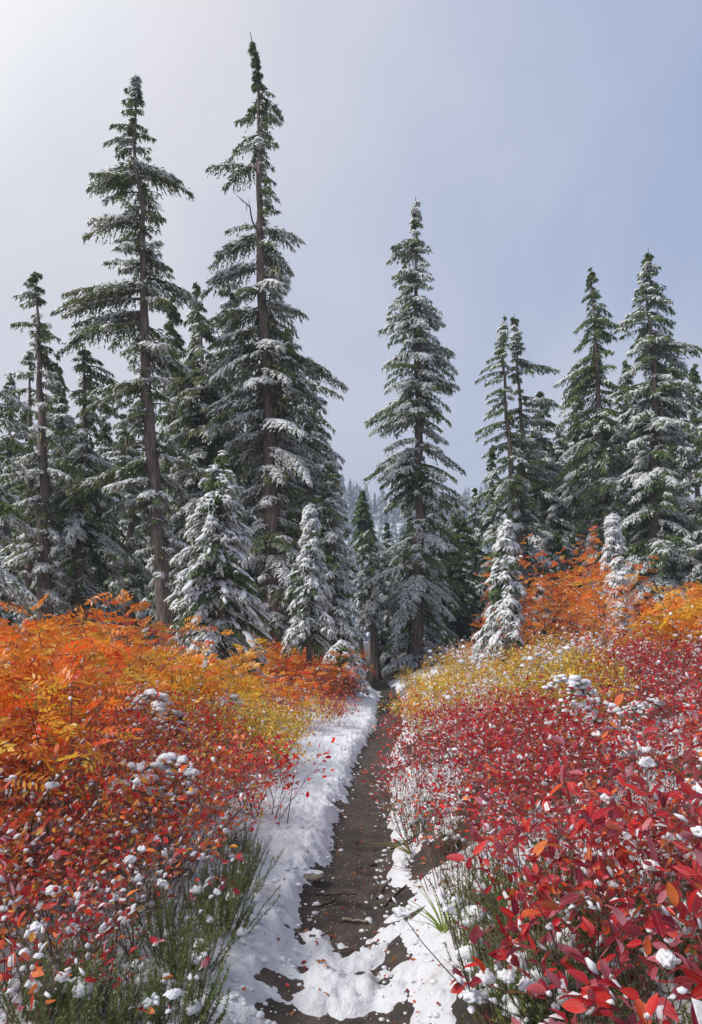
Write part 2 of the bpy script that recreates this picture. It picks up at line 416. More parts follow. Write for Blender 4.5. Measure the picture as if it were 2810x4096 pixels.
# ------------------------------------------------------------------ conifers
SPRIG = np.array([[0, -.16, 0], [0, .16, 0], [.55, -.20, -.02], [1, 0, -.10], [.55, .2, -.02]])
SPRIG_T = np.array([[0, 2, 4], [0, 4, 1], [2, 3, 4]])
SPR1 = np.array([[-.05, -.20, .0], [.0, .22, .0], [1, 0, -.08]]); SPR1_T = np.array([[0, 2, 1]])
SNW = np.array([[-.10, -.22, .0], [-.05, .24, .0], [1.0, 0, -.07], [.35, .02, .16]]); SNW_T = np.array([[0, 2, 3], [2, 1, 3]])
def branch_tmpl(Lb, seed, size=.110, width=.34, step=.050, hang=.8):
    """a flat spray of branchlets along +X; returns sprig frames and offsets"""
    r = np.random.default_rng(seed); D, O, S, R = [], [], [], []
    n = int(Lb / step)
    for i in range(n):
        t = (i + r.random()) / n
        if t < .10: continue
        if r.random() < .10: continue
        bl = min(.62, width * Lb) * ((1 - t) ** .55) * (0.45 + .55 * min(1, t * 3)) * (.6 + .6 * r.random()) + .05
        for s in (-1, 1):
            ang = s * radians(62 - 26 * t + r.normal(0, 9)); dx, dy = cos(ang), sin(ang)
            m = max(2, int(bl / .055))
            dr = -r.random() * hang
            for k in range(m):
                q = (k + .6 * r.random()) / m * bl
                p = (t * Lb + dx * q, dy * q, dr * q * q / max(bl, .1) - .05 * r.random())
                a2 = ang + r.normal(0, .55)
                O.append(p); D.append((cos(a2), sin(a2), dr * q / max(bl, .1) - .15 + r.normal(0, .22)))
                S.append(size * (.65 + .6 * r.random())); R.append(r.normal(0, .45))
        # hanging twiglets under the limb
        for _ in range(2):
            O.append((t * Lb, r.normal(0, .04), -.02 - .05 * r.random())); D.append((.35 + r.normal(0, .3), r.normal(0, .4), -.8)); S.append(size * (1 + .6 * r.random())); R.append(r.random() * 3)
    for k in range(4):
        O.append((Lb * (.97 - .02 * k), 0, -.01)); D.append((1, r.normal(0, .35), -.25)); S.append(size); R.append(0)
    return Lb, np.array(D, float), np.array(O, float), np.array(S, float), np.array(R, float)
TM = {}
for cls, Lb in (('a', .45), ('b', .9), ('c', 1.6), ('d', 2.6)):
    TM[cls] = [branch_tmpl(Lb, 100 + ord(cls) * 7 + k) for k in range(4)]
def pick(Lr):
    c = 'a' if Lr < .65 else 'b' if Lr < 1.2 else 'c' if Lr < 2.05 else 'd'
    return TM[c][rng.integers(4)]

def make_tree(name, label, D, pts, prof, r0, snow=.35, needle=None, spacing=.36, per=5, base=True, slope=(.25, -.22), droop=.32,
              pads=0, lichen=0, ragged=.35, group=None, size=1.0, cat='tree', bare=None, seed=None, front=.35, extra=(), stubs=0):
    global rng
    if seed is not None: rng = np.random.default_rng(seed)
    needle = needle or NEEDLE
    P = np.array([at(u, v, D) for u, v in pts])[::-1]             # bottom to top
    if base:
        g = float(ground(P[0, 0], D)); 
        if P[0, 2] > g: P = np.vstack([[P[0, 0] + (P[0, 0] - P[1, 0]) * .2, D, g - .15], P])
    z0, z1 = P[0, 2], P[-1, 2]; H = z1 - z0
    org = np.array([P[0, 0], D, z0])
    root = thing(name, label, cat, tuple(org), 0, group)
    nr = max(8, int(H / .35)); zz = np.linspace(z0, z1, nr)
    def tx(z): return np.interp(z, P[:, 2], P[:, 0])
    rad = r0 * (1 - (zz - z0) / H) ** 1.0 + .012
    rad[:2] *= (1.35, 1.12)
    wig = (fbm(zz * .5, zz * 0 + D, 5 + int(D), 2) * .22 + fbm(zz * 1.7, zz * 0 + D, 9 + int(D), 2) * .08) * min(1, H / 10)
    C = np.stack([tx(zz) + wig, D + wig * .6, zz], 1) - org
    sides = 14
    V, T = polytube(C, rad, sides)
    a = np.arange(len(V)) % sides; rr = 1 + .16 * (np.sin(a * 2.1 + V[:, 2] * .5) * .5 + rng.normal(0, .45, len(V)))
    Cn = np.repeat(C, sides, 0); V = Cn + (V - Cn) * rr[:, None]
    put('trunk', V, T, BARK, root, smooth=False)
    # branches
    prof = [(at(0, v, D)[2], l / 2.2707 / F * D, r / 2.2707 / F * D) for v, l, r in prof][::-1]
    pz = [p[0] for p in prof]; pl = [p[1] for p in prof]; pr = [p[2] for p in prof]
    Ms, Os, Ss, lim, hang = [], [], [], [], []
    padl = []
    z = max(pz) + .0; zlow = min(pz)
    phase = rng.random() * 6
    ex = [(at(0, v, D)[2], sd, ln / 2.2707 / F * D, sl_) for v, sd, ln, sl_ in extra]
    z = z + 0
    def add_limb(ph, Lr, zb, sl, dp, hfrac):
        L0, Dt, Ot, St, Rt = pick(Lr); s = Lr / L0
        # curve: z(r) = sl*r - dp*r^2/L + small upturn
        x = Ot[:, 0] * s; yy = Ot[:, 1] * (s * .6 + .4)
        nz_ = Ot[:, 2] + sl * x - dp * x * x / Lr
        sw = rng.normal(0, .12)
        yy = yy + sw * x * x / Lr
        loc = np.stack([x, yy, nz_], 1)
        dd = Dt.copy(); dd[:, 2] += (sl - 2 * dp * x / Lr) * dd[:, 0]
        cp, sp = cos(ph), sin(ph); Rz = np.array([[cp, -sp, 0], [sp, cp, 0], [0, 0, 1]])
        b0 = np.array([np.interp(zb, C[:, 2] + z0, C[:, 0]), np.interp(zb, C[:, 2] + z0, C[:, 1]), zb - z0])
        Os.append(loc @ Rz.T + b0); Ms.append(frames(dd @ Rz.T, Rt, St * size)); 
        # how much snow sits along this branch: clumpy, more on the lower and the upper side of fans
        q = snow * (1.5 - .75 * hfrac ** .8) * (.35 + 1.3 * rng.random())
        cl_ = vnoise(Os[-1][:, 0] * 3.2 + D * 7, Os[-1][:, 1] * 3.2 + Os[-1][:, 2] * 2.2, 17) * .75 + rng.random(len(St)) * .25
        Ss.append(cl_ > 1 - min(q, .95) * .92)
        ts = np.linspace(0, .96, 6); xx = ts * Lr
        cl = np.stack([xx, sw * xx * xx / Lr, sl * xx - dp * xx * xx / Lr], 1) @ Rz.T + b0
        rb = .010 + .016 * Lr
        for i in range(5): lim.append((cl[i], cl[i + 1], rb * (1 - ts[i]) + .004, rb * (1 - ts[i + 1]) + .004))
        if lichen and Lr > .7:
            for i in range(lichen):
                t_ = rng.random() * .75; xx_ = t_ * Lr
                p = np.array([xx_, sw * xx_ ** 2 / Lr, sl * xx_ - dp * xx_ ** 2 / Lr]) @ Rz.T + b0
                hang.append((p, .10 + .28 * rng.random() ** 2))
        if pads:
            for t_ in np.arange(.2, .98, .27 / max(1.2, Lr * pads)):
                if rng.random() < .22: continue
                t2 = min(.97, t_ + rng.normal(0, .05)); xx_ = t2 * Lr
                off = rng.normal(0, .10) * Lr * (1 - t2 * .6)
                p = np.array([xx_, sw * xx_ ** 2 / Lr + off, sl * xx_ - dp * xx_ ** 2 / Lr + .035]) @ Rz.T + b0
                padl.append((p, ph + off * 2, sl - 2 * dp * t2, (.045 + .085 * rng.random() ** 2.2) * (.7 + .4 * min(Lr, 1.2))))
    while z > zlow:
        el, er = np.interp(z, pz, pl), np.interp(z, pz, pr); m = (el + er) / 2
        hfrac = (z - zlow) / max(z1 - zlow, .1)
        if max(el, er) > .06:
            k = per + 1 if m > .35 else 4
            phase += 2.4
            for j in range(k + (0 if m < .3 else 0)):
                if rng.random() < ragged * .35: continue
                ph = phase + j * 2 * pi / k + rng.normal(0, .35); c = cos(ph)
                gq = float(vnoise(z * 1.25 + 31, (c > 0) * 7.3 + (abs(c) < .5) * 3.1, int(D) + len(pts)))
                if m > .3 and gq < .34 * ragged / .5 * (.4 + .6 * hfrac) and rng.random() < .85: continue
                if sin(ph) < -.55 and m > .5 and rng.random() < front: continue
                e = (er if c > 0 else el)
                Lr = (e * c * c + min(m, e * 1.3) * (1 - c * c)) * (1.16 - ragged * .9 * rng.random() * (1 if rng.random() < .7 else 1.7)) * (.80 + .35 * gq)
                Lr = max(Lr, .12)
                zb = z + rng.normal(0, .10)
                sl = slope[1] + (slope[0] - slope[1]) * hfrac + rng.normal(0, .10)
                dp = droop * (.7 + .6 * rng.random())
                add_limb(ph, Lr, zb, sl, dp, hfrac)
        z -= spacing * (.55 + .9 * rng.random()) * (.45 + .55 * min(1, m / .8)) * .72
    for ze, sd, ln, sl_ in ex:
        for q_ in (0, 1): add_limb((0 if sd > 0 else pi) + rng.normal(0, .22), ln * (1 - .18 * q_), ze + .12 * q_, sl_, droop * .8, .5)
    for q_ in range(stubs):
        zc = H * (.10 + .62 * (q_ + rng.random()) / stubs); b = np.array([np.interp(zc, C[:, 2], C[:, 0]), np.interp(zc, C[:, 2], C[:, 1]), zc])
        a = rng.choice([0, pi]) + rng.normal(0, .7); ln = .5 + 1.5 * rng.random() ** 1.5; seg = []; p = b.copy(); d = np.array([cos(a), sin(a), .1 + rng.normal(0, .25)])
        for i in range(7):
            d = d + rng.normal(0, .16, 3) + np.array([0, 0, -.05]); d /= np.linalg.norm(d); n_ = p + d * ln / 7; rr_ = .030 * (1 - i / 7.5) + .006; seg.append((p, n_, rr_, rr_ * .85))
            if i > 1:
                e_ = d + rng.normal(0, .7, 3); e_ /= np.linalg.norm(e_); seg.append((n_, n_ + e_ * ln * .16, .010, .004))
            if rng.random() < .6: hang.append((n_, .12 + .25 * rng.random()))
            p = n_
        A = list(zip(*seg)); V, T = tubes(A[0], A[1], A[2], A[3], 5); put('dead_branch', V, T, BARK, root)
    if lim:
        A = list(zip(*lim)); V, T = tubes(A[0], A[1], A[2], A[3], 3); put('limb', V, T, BARK, root)['kind'] = 'stuff'
    M = np.concatenate(Ms); O = np.concatenate(Os); S = np.concatenate(Ss)
    V, T = scatter(SPR1, SPR1_T, M, O); put('crown', V, T, needle, root)
    if S.any():
        Osn = O[S].copy(); Osn[:, 2] += .022
        Mn = M[S] * 1.22
        V, T = scatter(SNW, SNW_T, Mn, Osn); put('snow', V, T, SNOW, root)['kind'] = 'stuff'
    if hang:
        Hp = np.array([h[0] for h in hang]); hl = np.array([h[1] for h in hang]); k = len(hl)
        dd = np.zeros((k, 3)); dd[:, 2] = -1; dd[:, 0] = rng.normal(0, .08, k); dd[:, 1] = rng.normal(0, .08, k)
        M2 = frames(dd, rng.random(k) * 6, hl, up=(0, 1, 0))
        V, T = scatter(np.array([[0, -.07, 0], [0, .07, 0], [.5, .09, .03], [1, 0, 0], [.6, -.05, .0]]), np.array([[0, 1, 2], [0, 2, 4], [4, 2, 3]]), M2, Hp)
        put('lichen', V, T, LICHEN, root)['kind'] = 'stuff'
    if padl:
        BL = [blob(1, 5 + k, .85, .7, 2.9) for k in range(8)]
        ps = []
        for p, ph, sl, s in padl:
            Vb, Tb = BL[rng.integers(8)]; Vb = Vb * np.array([s * 1.15, s * .62, s * .55])
            Vb[:, 2] += Vb[:, 0] * sl; cp, sp = cos(ph), sin(ph)
            ps.append((Vb @ np.array([[cp, -sp, 0], [sp, cp, 0], [0, 0, 1]]).T + p, Tb))
        V, T = join(ps); put('snow_pad', V, T, SNOW, root, smooth=True)['kind'] = 'stuff'
    KIDS[root.name] = [o for o in COL.objects if o.parent == root] if group else []
    return root

make_tree('hemlock_tree', 'tall old hemlock with long bare trunk and ragged broken crown, left of the tallest one', 20,
    [(303, 170), (312, 300), (322, 500), (330, 660), (337, 850), (348, 1100), (365, 1300), (378, 1450)],
    [(180, 6, 6), (232, 32, 18), (262, 26, 34), (300, 52, 24), (345, 80, 60), (385, 108, 118), (430, 112, 100), (470, 120, 85), (505, 130, 50), (540, 70, 45), (590, 50, 90),
     (625, 130, 75), (680, 215, 80), (720, 235, 130), (780, 130, 120), (840, 60, 50), (900, 100, 60), (960, 60, 70), (1030, 45, 130), (1090, 200, 60), (1150, 40, 50), (1230, 40, 60), (1290, 30, 55), (1330, 6, 30)],
    .25, snow=.46, needle=NEEDLE_DARK, spacing=.40, per=5, lichen=2, ragged=.65, slope=(.18, -.12), droop=.30, front=.5, stubs=13, extra=((662, -1, 205, .02), (718, -1, 225, -.02), (395, 1, 122, .0), (508, -1, 140, .1), (400, -1, 112, .05), (640, 1, 130, -.1), (1060, -1, 215, -.15), (1030, 1, 150, -.1), (880, -1, 160, -.1)), seed=1)
make_tree('hemlock_tree', 'tallest hemlock with thick leaning trunk and whip thin drooping top', 21,
    [(576, 76), (583, 120), (586, 250), (588, 420), (592, 560), (600, 700), (608, 830), (617, 1000), (622, 1200), (632, 1480)],
    [(85, 3, 3), (140, 9, 8), (190, 14, 22), (225, 24, 52), (280, 50, 42), (345, 92, 36), (400, 115, 54), (440, 108, 40), (500, 110, 40), (560, 126, 100), (600, 110, 60), (660, 140, 80), (700, 120, 98),
     (760, 110, 120), (820, 125, 155), (880, 130, 178), (960, 120, 165), (1040, 120, 160), (1120, 110, 150), (1200, 70, 150), (1300, 50, 140), (1380, 60, 110), (1430, 30, 60)],
    .30, snow=.46, needle=NEEDLE_DARK, spacing=.40, per=6, lichen=2, ragged=.6, slope=(.10, -.18), droop=.42, front=.5, stubs=10, extra=((520, 1, 100, -.05), (690, 1, 102, .1), (800, 1, 182, -.05), (960, 1, 165, -.15), (385, -1, 118, .1), (545, -1, 128, .05), (610, -1, 142, .0), (330, 1, 48, .1), (880, -1, 130, -.1), (1090, 1, 160, -.2), (760, -1, 125, .0), (228, 1, 50, .1), (1180, 1, 170, -.3)), seed=2)
make_tree('hemlock_tree', 'slender evenly tapered hemlock standing alone in the gap beyond the path', 24,
    [(945, 448), (944, 600), (947, 800), (950, 1000), (948, 1250), (942, 1500)],
    [(455, 3, 3), (490, 16, 14), (525, 26, 20), (575, 60, 44), (620, 50, 40), (660, 58, 48), (700, 62, 60), (745, 82, 48), (800, 70, 78), (870, 95, 84), (950, 108, 70), (1000, 112, 100), (1050, 112, 108),
     (1100, 90, 115), (1200, 108, 96), (1300, 118, 100), (1400, 92, 100), (1480, 70, 75), (1530, 40, 40)],
    .25, snow=.52, spacing=.42, per=6, ragged=.5, slope=(.10, -.25), droop=.38, lichen=1, extra=((572, -1, 62, .1), (730, -1, 84, .0), (780, 1, 82, .0), (855, 1, 90, -.05), (940, -1, 112, -.05), (1040, -1, 120, -.1)), seed=3)
make_tree('hemlock_tree', 'left stem of the two thin hemlocks growing side by side', 27,
    [(1141, 712), (1143, 800), (1150, 950), (1168, 1120), (1188, 1330)],
    [(716, 3, 3), (750, 16, 12), (780, 22, 16), (830, 56, 18), (880, 50, 30), (930, 66, 28), (1000, 62, 34), (1060, 66, 40), (1130, 75, 48), (1220, 82, 55), (1310, 90, 60), (1400, 80, 60)],
    .20, snow=.40, spacing=.42, per=5, ragged=.6, slope=(.10, -.2), droop=.35, seed=4)
make_tree('hemlock_tree', 'right stem of the two thin hemlocks, branches reaching to the right', 27.6,
    [(1164, 712), (1170, 780), (1180, 900), (1190, 1050), (1192, 1330)],
    [(716, 3, 3), (750, 12, 16), (790, 14, 24), (832, 22, 86), (860, 16, 40), (912, 18, 92), (960, 30, 78), (1020, 34, 74), (1090, 40, 96), (1170, 40, 84), (1250, 50, 80), (1340, 50, 80)],
    .20, snow=.40, spacing=.42, per=5, ragged=.6, slope=(.10, -.12), droop=.25, extra=((828, 1, 90, .05), (905, 1, 94, .05), (955, 1, 82, .0), (1080, 1, 100, -.1)), seed=5)
make_tree('hemlock_tree', 'bushy dark green hemlock behind the orange rowan shrub', 26,
    [(1342, 607), (1350, 720), (1358, 850), (1366, 1000), (1372, 1270)],
    [(612, 3, 3), (650, 18, 22), (690, 26, 50), (735, 58, 56), (780, 44, 40), (820, 82, 50), (880, 88, 58), (950, 84, 62), (1010, 92, 66), (1090, 84, 70), (1170, 70, 62), (1250, 60, 50), (1330, 50, 40)],
    .22, snow=.34, spacing=.38, per=6, ragged=.45, slope=(.10, -.30), droop=.42, lichen=1, seed=6)
make_tree('hemlock_tree', 'rightmost tall hemlock whose whole crown is in view, with a thin pointed top', 25,
    [(1470, 560), (1474, 700), (1486, 850), (1485, 1100), (1500, 1380)],
    [(566, 3, 3), (605, 12, 24), (640, 22, 32), (685, 34, 60), (740, 70, 56), (765, 60, 50), (805, 60, 108), (860, 80, 80), (930, 84, 90), (1000, 92, 104), (1080, 94, 110), (1160, 110, 112), (1260, 100, 104), (1360, 84, 90)],
    .24, snow=.46, spacing=.40, per=6, ragged=.5, slope=(.10, -.22), droop=.34, lichen=1, extra=((735, -1, 74, .15), (785, 1, 112, .05), (685, 1, 62, .1), (1000, 1, 112, -.1)), seed=7)
make_tree('hemlock_tree', 'hemlock cut by the right edge of the picture', 24,
    [(1618, 800), (1620, 1000), (1622, 1380)],
    [(810, 5, 5), (860, 40, 40), (950, 60, 60), (1050, 74, 70), (1180, 84, 80), (1350, 90, 90)],
    .22, snow=.40, spacing=.45, per=5, ragged=.6, seed=8)
make_tree('hemlock_tree', 'hemlock with blunt twisted top and two dark trunks at far left', 20,
    [(84, 620), (92, 720), (98, 900), (98, 1100), (100, 1300), (104, 1480)],
    [(625, 12, 10), (660, 36, 26), (700, 46, 34), (742, 84, 40), (790, 60, 44), (860, 84, 56), (940, 80, 60), (1020, 96, 84), (1100, 84, 60), (1200, 100, 70), (1300, 80, 70), (1400, 60, 60)],
    .24, snow=.46, needle=NEEDLE_DARK, spacing=.44, per=5, ragged=.6, lichen=1, stubs=8, seed=9)
make_tree('hemlock_tree', 'thinner dark trunk close behind the blunt topped hemlock at far left', 21,
    [(70, 800), (74, 1000), (76, 1250), (72, 1480)],
    [(810, 20, 20), (900, 60, 50), (1000, 60, 50), (1150, 60, 40), (1300, 60, 40)],
    .20, snow=.40, needle=NEEDLE_DARK, spacing=.6, per=4, ragged=.7, seed=10)
make_tree('hemlock_tree', 'dense mossy green hemlock between the far left trunk and the tall ragged one', 21,
    [(192, 780), (196, 900), (200, 1100), (188, 1300), (178, 1480)],
    [(790, 14, 18), (830, 50, 76), (880, 46, 84), (950, 50, 60), (1020, 60, 64), (1110, 80, 74), (1200, 84, 110), (1300, 80, 90), (1390, 60, 80)],
    .23, snow=.36, spacing=.32, per=6, ragged=.4, lichen=3, slope=(.1, -.3), droop=.42, seed=11)
make_tree('hemlock_tree', 'snow dusted hemlock whose bare trunk stands right of the mossy one', 24,
    [(282, 960), (290, 1150), (300, 1500)],
    [(970, 8, 8), (1010, 30, 34), (1090, 60, 56), (1180, 70, 60), (1280, 70, 60), (1380, 60, 50)],
    .20, snow=.44, spacing=.45, per=5, ragged=.5, seed=12)
make_tree('hemlock_tree', 'hemlock cut by the left edge, snowy boughs hanging into the picture', 16,
    [(-60, 700), (-55, 1000), (-50, 1460)],
    [(760, 30, 60), (830, 60, 100), (900, 60, 120), (980, 80, 130), (1100, 80, 130), (1220, 80, 130), (1330, 60, 110)],
    .2, snow=.42, spacing=.5, per=5, ragged=.6, lichen=1, seed=13)
make_tree('hemlock_tree', 'dark hemlock filling the space between the two tallest trunks', 25,
    [(452, 640), (456, 800), (462, 1000), (470, 1440)],
    [(650, 6, 6), (700, 24, 26), (760, 50, 60), (840, 72, 70), (940, 80, 84), (1050, 90, 90), (1160, 80, 90), (1300, 80, 80), (1400, 60, 60)],
    .26, snow=.40, needle=NEEDLE_DARK, spacing=.30, per=6, ragged=.35, lichen=2, slope=(.1, -.25), droop=.45, seed=14)
make_tree('hemlock_tree', 'dark hemlock half hidden behind the left side of the tallest trunk', 26,
    [(530, 700), (536, 900), (545, 1440)],
    [(710, 6, 6), (780, 50, 40), (880, 70, 60), (1000, 76, 70), (1150, 76, 70), (1350, 60, 60)],
    .2, snow=.30, needle=NEEDLE_DARK, spacing=.42, per=5, ragged=.55, lichen=2, droop=.45, seed=15)
make_tree('fir_tree', 'tall narrow fir close to the right of the tallest trunk', 21,
    [(752, 1010), (756, 1200), (764, 1500)],
    [(1018, 4, 4), (1070, 24, 22), (1140, 34, 34), (1220, 46, 42), (1310, 56, 52), (1400, 62, 60), (1470, 60, 60)],
    .14, snow=.55, spacing=.28, per=6, ragged=.35, slope=(.1, -.35), droop=.25, seed=16)
make_tree('fir_tree', 'pointed snowy young fir in front of the tall narrow fir', 17,
    [(704, 1140), (703, 1300), (700, 1480)],
    [(1146, 3, 3), (1190, 16, 18), (1250, 30, 30), (1320, 44, 42), (1390, 56, 50), (1460, 66, 58)],
    .09, snow=.62, spacing=.22, per=6, ragged=.25, slope=(.1, -.5), droop=.20, pads=1.5, seed=17)
make_tree('fir_tree', 'small snow laden fir top behind the orange shrubs left of the path end', 15.5,
    [(775, 1446), (776, 1560)],
    [(1450, 3, 3), (1474, 30, 34), (1500, 56, 60), (1540, 70, 74)],
    .06, snow=.7, spacing=.2, per=6, ragged=.2, slope=(.0, -.5), droop=.2, pads=2.5, seed=18)
make_tree('fir_tree', 'small olive pointed fir far off in the gap between the big trees', 44,
    [(822, 1108), (822, 1260)],
    [(1110, 2, 2), (1135, 12, 12), (1165, 20, 20), (1200, 28, 28), (1240, 34, 34)],
    .14, snow=.06, spacing=.3, per=6, ragged=.25, size=1.5, slope=(-.1, -.4), seed=19)
make_tree('hemlock_tree', 'short hemlock with drooping snowy crown over a straight dark trunk at the path end', 24,
    [(838, 1210), (843, 1300), (852, 1545)],
    [(1214, 14, 14), (1240, 34, 36), (1290, 44, 40), (1350, 40, 36), (1410, 30, 26)],
    .19, snow=.58, spacing=.34, per=6, ragged=.4, slope=(.0, -.4), droop=.5, seed=20)
make_tree('hemlock_tree', 'leafy brown green hemlock just right of the slender lone one', 32,
    [(1040, 1130), (1042, 1250), (1046, 1480)],
    [(1136, 4, 4), (1190, 28, 28), (1260, 40, 44), (1340, 52, 52), (1440, 54, 54)],
    .18, snow=.12, spacing=.34, per=6, ragged=.4, size=1.25, seed=21)
make_tree('fir_tree', 'snow covered pointed young fir left of the big orange rowan', 15,
    [(1149, 1186), (1150, 1300), (1140, 1480)],
    [(1190, 3, 3), (1230, 20, 20), (1280, 30, 30), (1330, 40, 36), (1390, 52, 44), (1450, 62, 44)],
    .07, snow=.75, needle=NEEDLE_FIR, spacing=.17, per=6, ragged=.25, slope=(.05, -.55), droop=.25, pads=2.6, seed=22)
make_tree('fir_tree', 'thin snowy fir spire behind the top of the orange rowan', 17,
    [(1390, 1160), (1392, 1400)],
    [(1166, 3, 3), (1210, 14, 16), (1270, 22, 24), (1330, 30, 30), (1390, 34, 32)],
    .06, snow=.7, needle=NEEDLE_FIR, spacing=.18, per=6, ragged=.3, slope=(.0, -.5), pads=2.2, seed=23)
make_tree('fir_tree', 'little snow plastered fir right of the orange rowan', 13.5,
    [(1408, 1256), (1406, 1450)],
    [(1260, 3, 3), (1300, 14, 14), (1350, 20, 22), (1400, 26, 26), (1430, 26, 26)],
    .05, snow=.8, needle=NEEDLE_FIR, spacing=.14, per=6, ragged=.3, slope=(.0, -.6), pads=3.2, seed=24)
make_tree('hemlock_tree', 'smaller snowy hemlock between the twin stems and the bushy green one', 30,
    [(1275, 955), (1272, 1100), (1268, 1330)],
    [(960, 3, 3), (1000, 14, 16), (1050, 30, 28), (1110, 40, 36), (1190, 50, 46), (1290, 56, 50)],
    .16, snow=.55, spacing=.36, per=6, ragged=.35, seed=25)
V_ = make_tree('fir_tree', 'leaning young fir with thick snow pads in front of the tall trunks', 13.7,
    [(497, 1036), (494, 1150), (499, 1300), (500, 1400), (490, 1500), (480, 1600)],
    [(1042, 4, 5), (1066, 14, 30), (1100, 38, 48), (1140, 46, 58), (1190, 64, 60), (1250, 92, 60), (1300, 98, 74), (1360, 106, 92), (1420, 138, 96), (1480, 172, 106), (1530, 150, 80)],
    .15, snow=.62, needle=NEEDLE_FIR, spacing=.18, per=7, ragged=.30, slope=(.15, -.45), droop=.30, pads=2.3, seed=26, size=.85)

# further trees that close the view between and behind the named ones: three builds, copied
rng = np.random.default_rng(99)
G1 = 'dark hemlocks standing back in the forest'
protos = []; PU = (160, 490, 1310)
for k in range(3):
    w_ = (70, 84, 64)[k]
    protos.append(make_tree('forest_tree', 'dark hemlock standing back in the forest, mostly hidden by nearer trees', 30,
        [(PU[k], 1010 - k * 25), (PU[k] + 2, 1250), (PU[k], 1600)],
        [(1016 - k * 25, 4, 4), (1070, w_ * .45, w_ * .4), (1150, w_ * .7, w_ * .7), (1260, w_, w_ * .9), (1380, w_, w_), (1500, w_ * .9, w_ * .9), (1560, w_ * .5, w_ * .5)],
        .2, snow=.46, spacing=.50, per=5, ragged=.45, size=1.35, droop=.4, group=G1, seed=40 + k))
rng = np.random.default_rng(5)
for (u, D, s) in ((395, 27, 1.2), (520, 28, 1.4), (650, 27, 1.25), (705, 30, 1.1), (140, 28, 1.0), (1230, 30, .9), (20, 27, .95), (130, 33, 1.25), (238, 28, .85), (330, 34, 1.2), (410, 29, .9), (520, 35, 1.3), (590, 28, 1.0), (660, 33, 1.15), (700, 27, .85), (760, 36, .8),
                  (880, 34, .62), (930, 33, .6), (985, 30, .66), (1080, 36, .72), (1120, 32, .8), (1215, 33, .95), (1245, 38, .9), (1310, 34, 1.1), (1420, 33, 1.15), (1530, 35, 1.25), (1450, 29, .8), (1580, 30, 1.0),
                  (60, 38, 1.3), (280, 39, 1.2), (460, 40, 1.3), (620, 40, 1.2), (1370, 40, 1.2), (1500, 40, 1.3), (1010, 40, .7), (-120, 30, 1.1), (-260, 34, 1.3), (1740, 32, 1.2), (1880, 36, 1.3)):
    p = at(u, 1400, D); g = float(ground(p[0], D))
    marks = [(-400, 'the left picture edge'), (98, 'the blunt topped hemlock'), (192, 'the mossy hemlock'), (335, 'the tall ragged hemlock'), (460, 'the middle dark hemlock'), (605, 'the tallest hemlock'), (756, 'the narrow fir'), (843, 'the path end'),
             (947, 'the slender lone hemlock'), (1165, 'the twin stems'), (1358, 'the bushy green hemlock'), (1485, 'the rightmost full hemlock'), (2200, 'the right picture edge')]
    a_ = [m_ for m_ in marks if m_[0] <= u][-1][1]; b_ = [m_ for m_ in marks if m_[0] > u][0][1]; far_ = 'farther' if D > 32 else 'nearer'
    dup(protos[rng.integers(3)], (p[0], D, g - .1), rng.random() * 6.28, s * (.95 + .1 * rng.random()), far_ + ' forest tree between ' + a_ + ' and ' + b_, far_ + ' forest trees between ' + a_ + ' and ' + b_)

# ------------------------------------------------------------------ far wooded hill
hx = np.linspace(-420, 520, 95); hy = np.linspace(240, 620, 40)
def hill(X, Y):
    ridge = 88 + 10 * fbm(X * .012, X * 0, 201, 3) * 2 + np.interp(X, [-420, -60, 40, 95, 250, 520], [20, 6, -14, 2, -6, 10])
    s = sst(Y, 245, 430); b = 1 - .25 * sst(Y, 430, 620)
    return ridge * s * b + fbm(X * .02, Y * .02, 205, 4) * 22 * s - 2
structure(gridmesh('hill', hx, hy, lambda X, Y: (hill(X, Y), None), mat('snowy_hillside', lambda nt, b, o: nt.links.new(ramp(nt, noise(nt, .05, 6), [(.35, (.16, .17, .17)), (.55, (.75, .77, .8))]), b.inputs['Base Color']))))
r2 = np.random.default_rng(77); n = 3600
TX = r2.uniform(-260, 380, n); TY = 250 + 190 * r2.random(n) ** .7
keep = (np.abs(TX / TY) < .60); TX, TY = TX[keep], TY[keep]; n = len(TX)
parts = []; cone = []
for lv in range(4):
    zt, zb, rr = 1 - lv * .21, .72 - lv * .22, .05 + .036 * (lv + 1)
    aa = np.arange(6) * pi / 3 + lv
    ring = np.stack([np.cos(aa) * rr * np.where(np.arange(6) % 2, 1.1, .7), np.sin(aa) * rr * np.where(np.arange(6) % 2, 1.1, .7), np.full(6, zb)], 1)
    cone.append((np.vstack([[0, 0, zt], ring]), np.array([[0, 1 + i, 1 + (i + 1) % 6] for i in range(6)])))
cv, ct = join(cone)
TH = (6 + 11 * r2.random(n)); MM = np.zeros((n, 3, 3)); an = r2.random(n) * 6.28
MM[:, 0, 0] = np.cos(an) * TH; MM[:, 0, 1] = -np.sin(an) * TH; MM[:, 1, 0] = np.sin(an) * TH; MM[:, 1, 1] = np.cos(an) * TH; MM[:, 2, 2] = TH
V, T = scatter(cv, ct, MM, np.stack([TX, TY, hill(TX, TY) - .5], 1))
def m_far(nt, b, o):
    g = nt.nodes.new('ShaderNodeNewGeometry'); nn = noise(nt, .35, 4, .7)
    c = cmix(nt, mapr(nt, nn, .50, .66, 0, .7), (.025, .045, .045), (.62, .66, .72)); nt.links.new(c, b.inputs['Base Color'])
o = put('hillside_forest', V, T, mat('snowy_far_conifer', m_far)); o['kind'] = 'stuff'
o['label'] = 'distant snow dusted forest on the hill behind the trees'; o['category'] = 'forest'

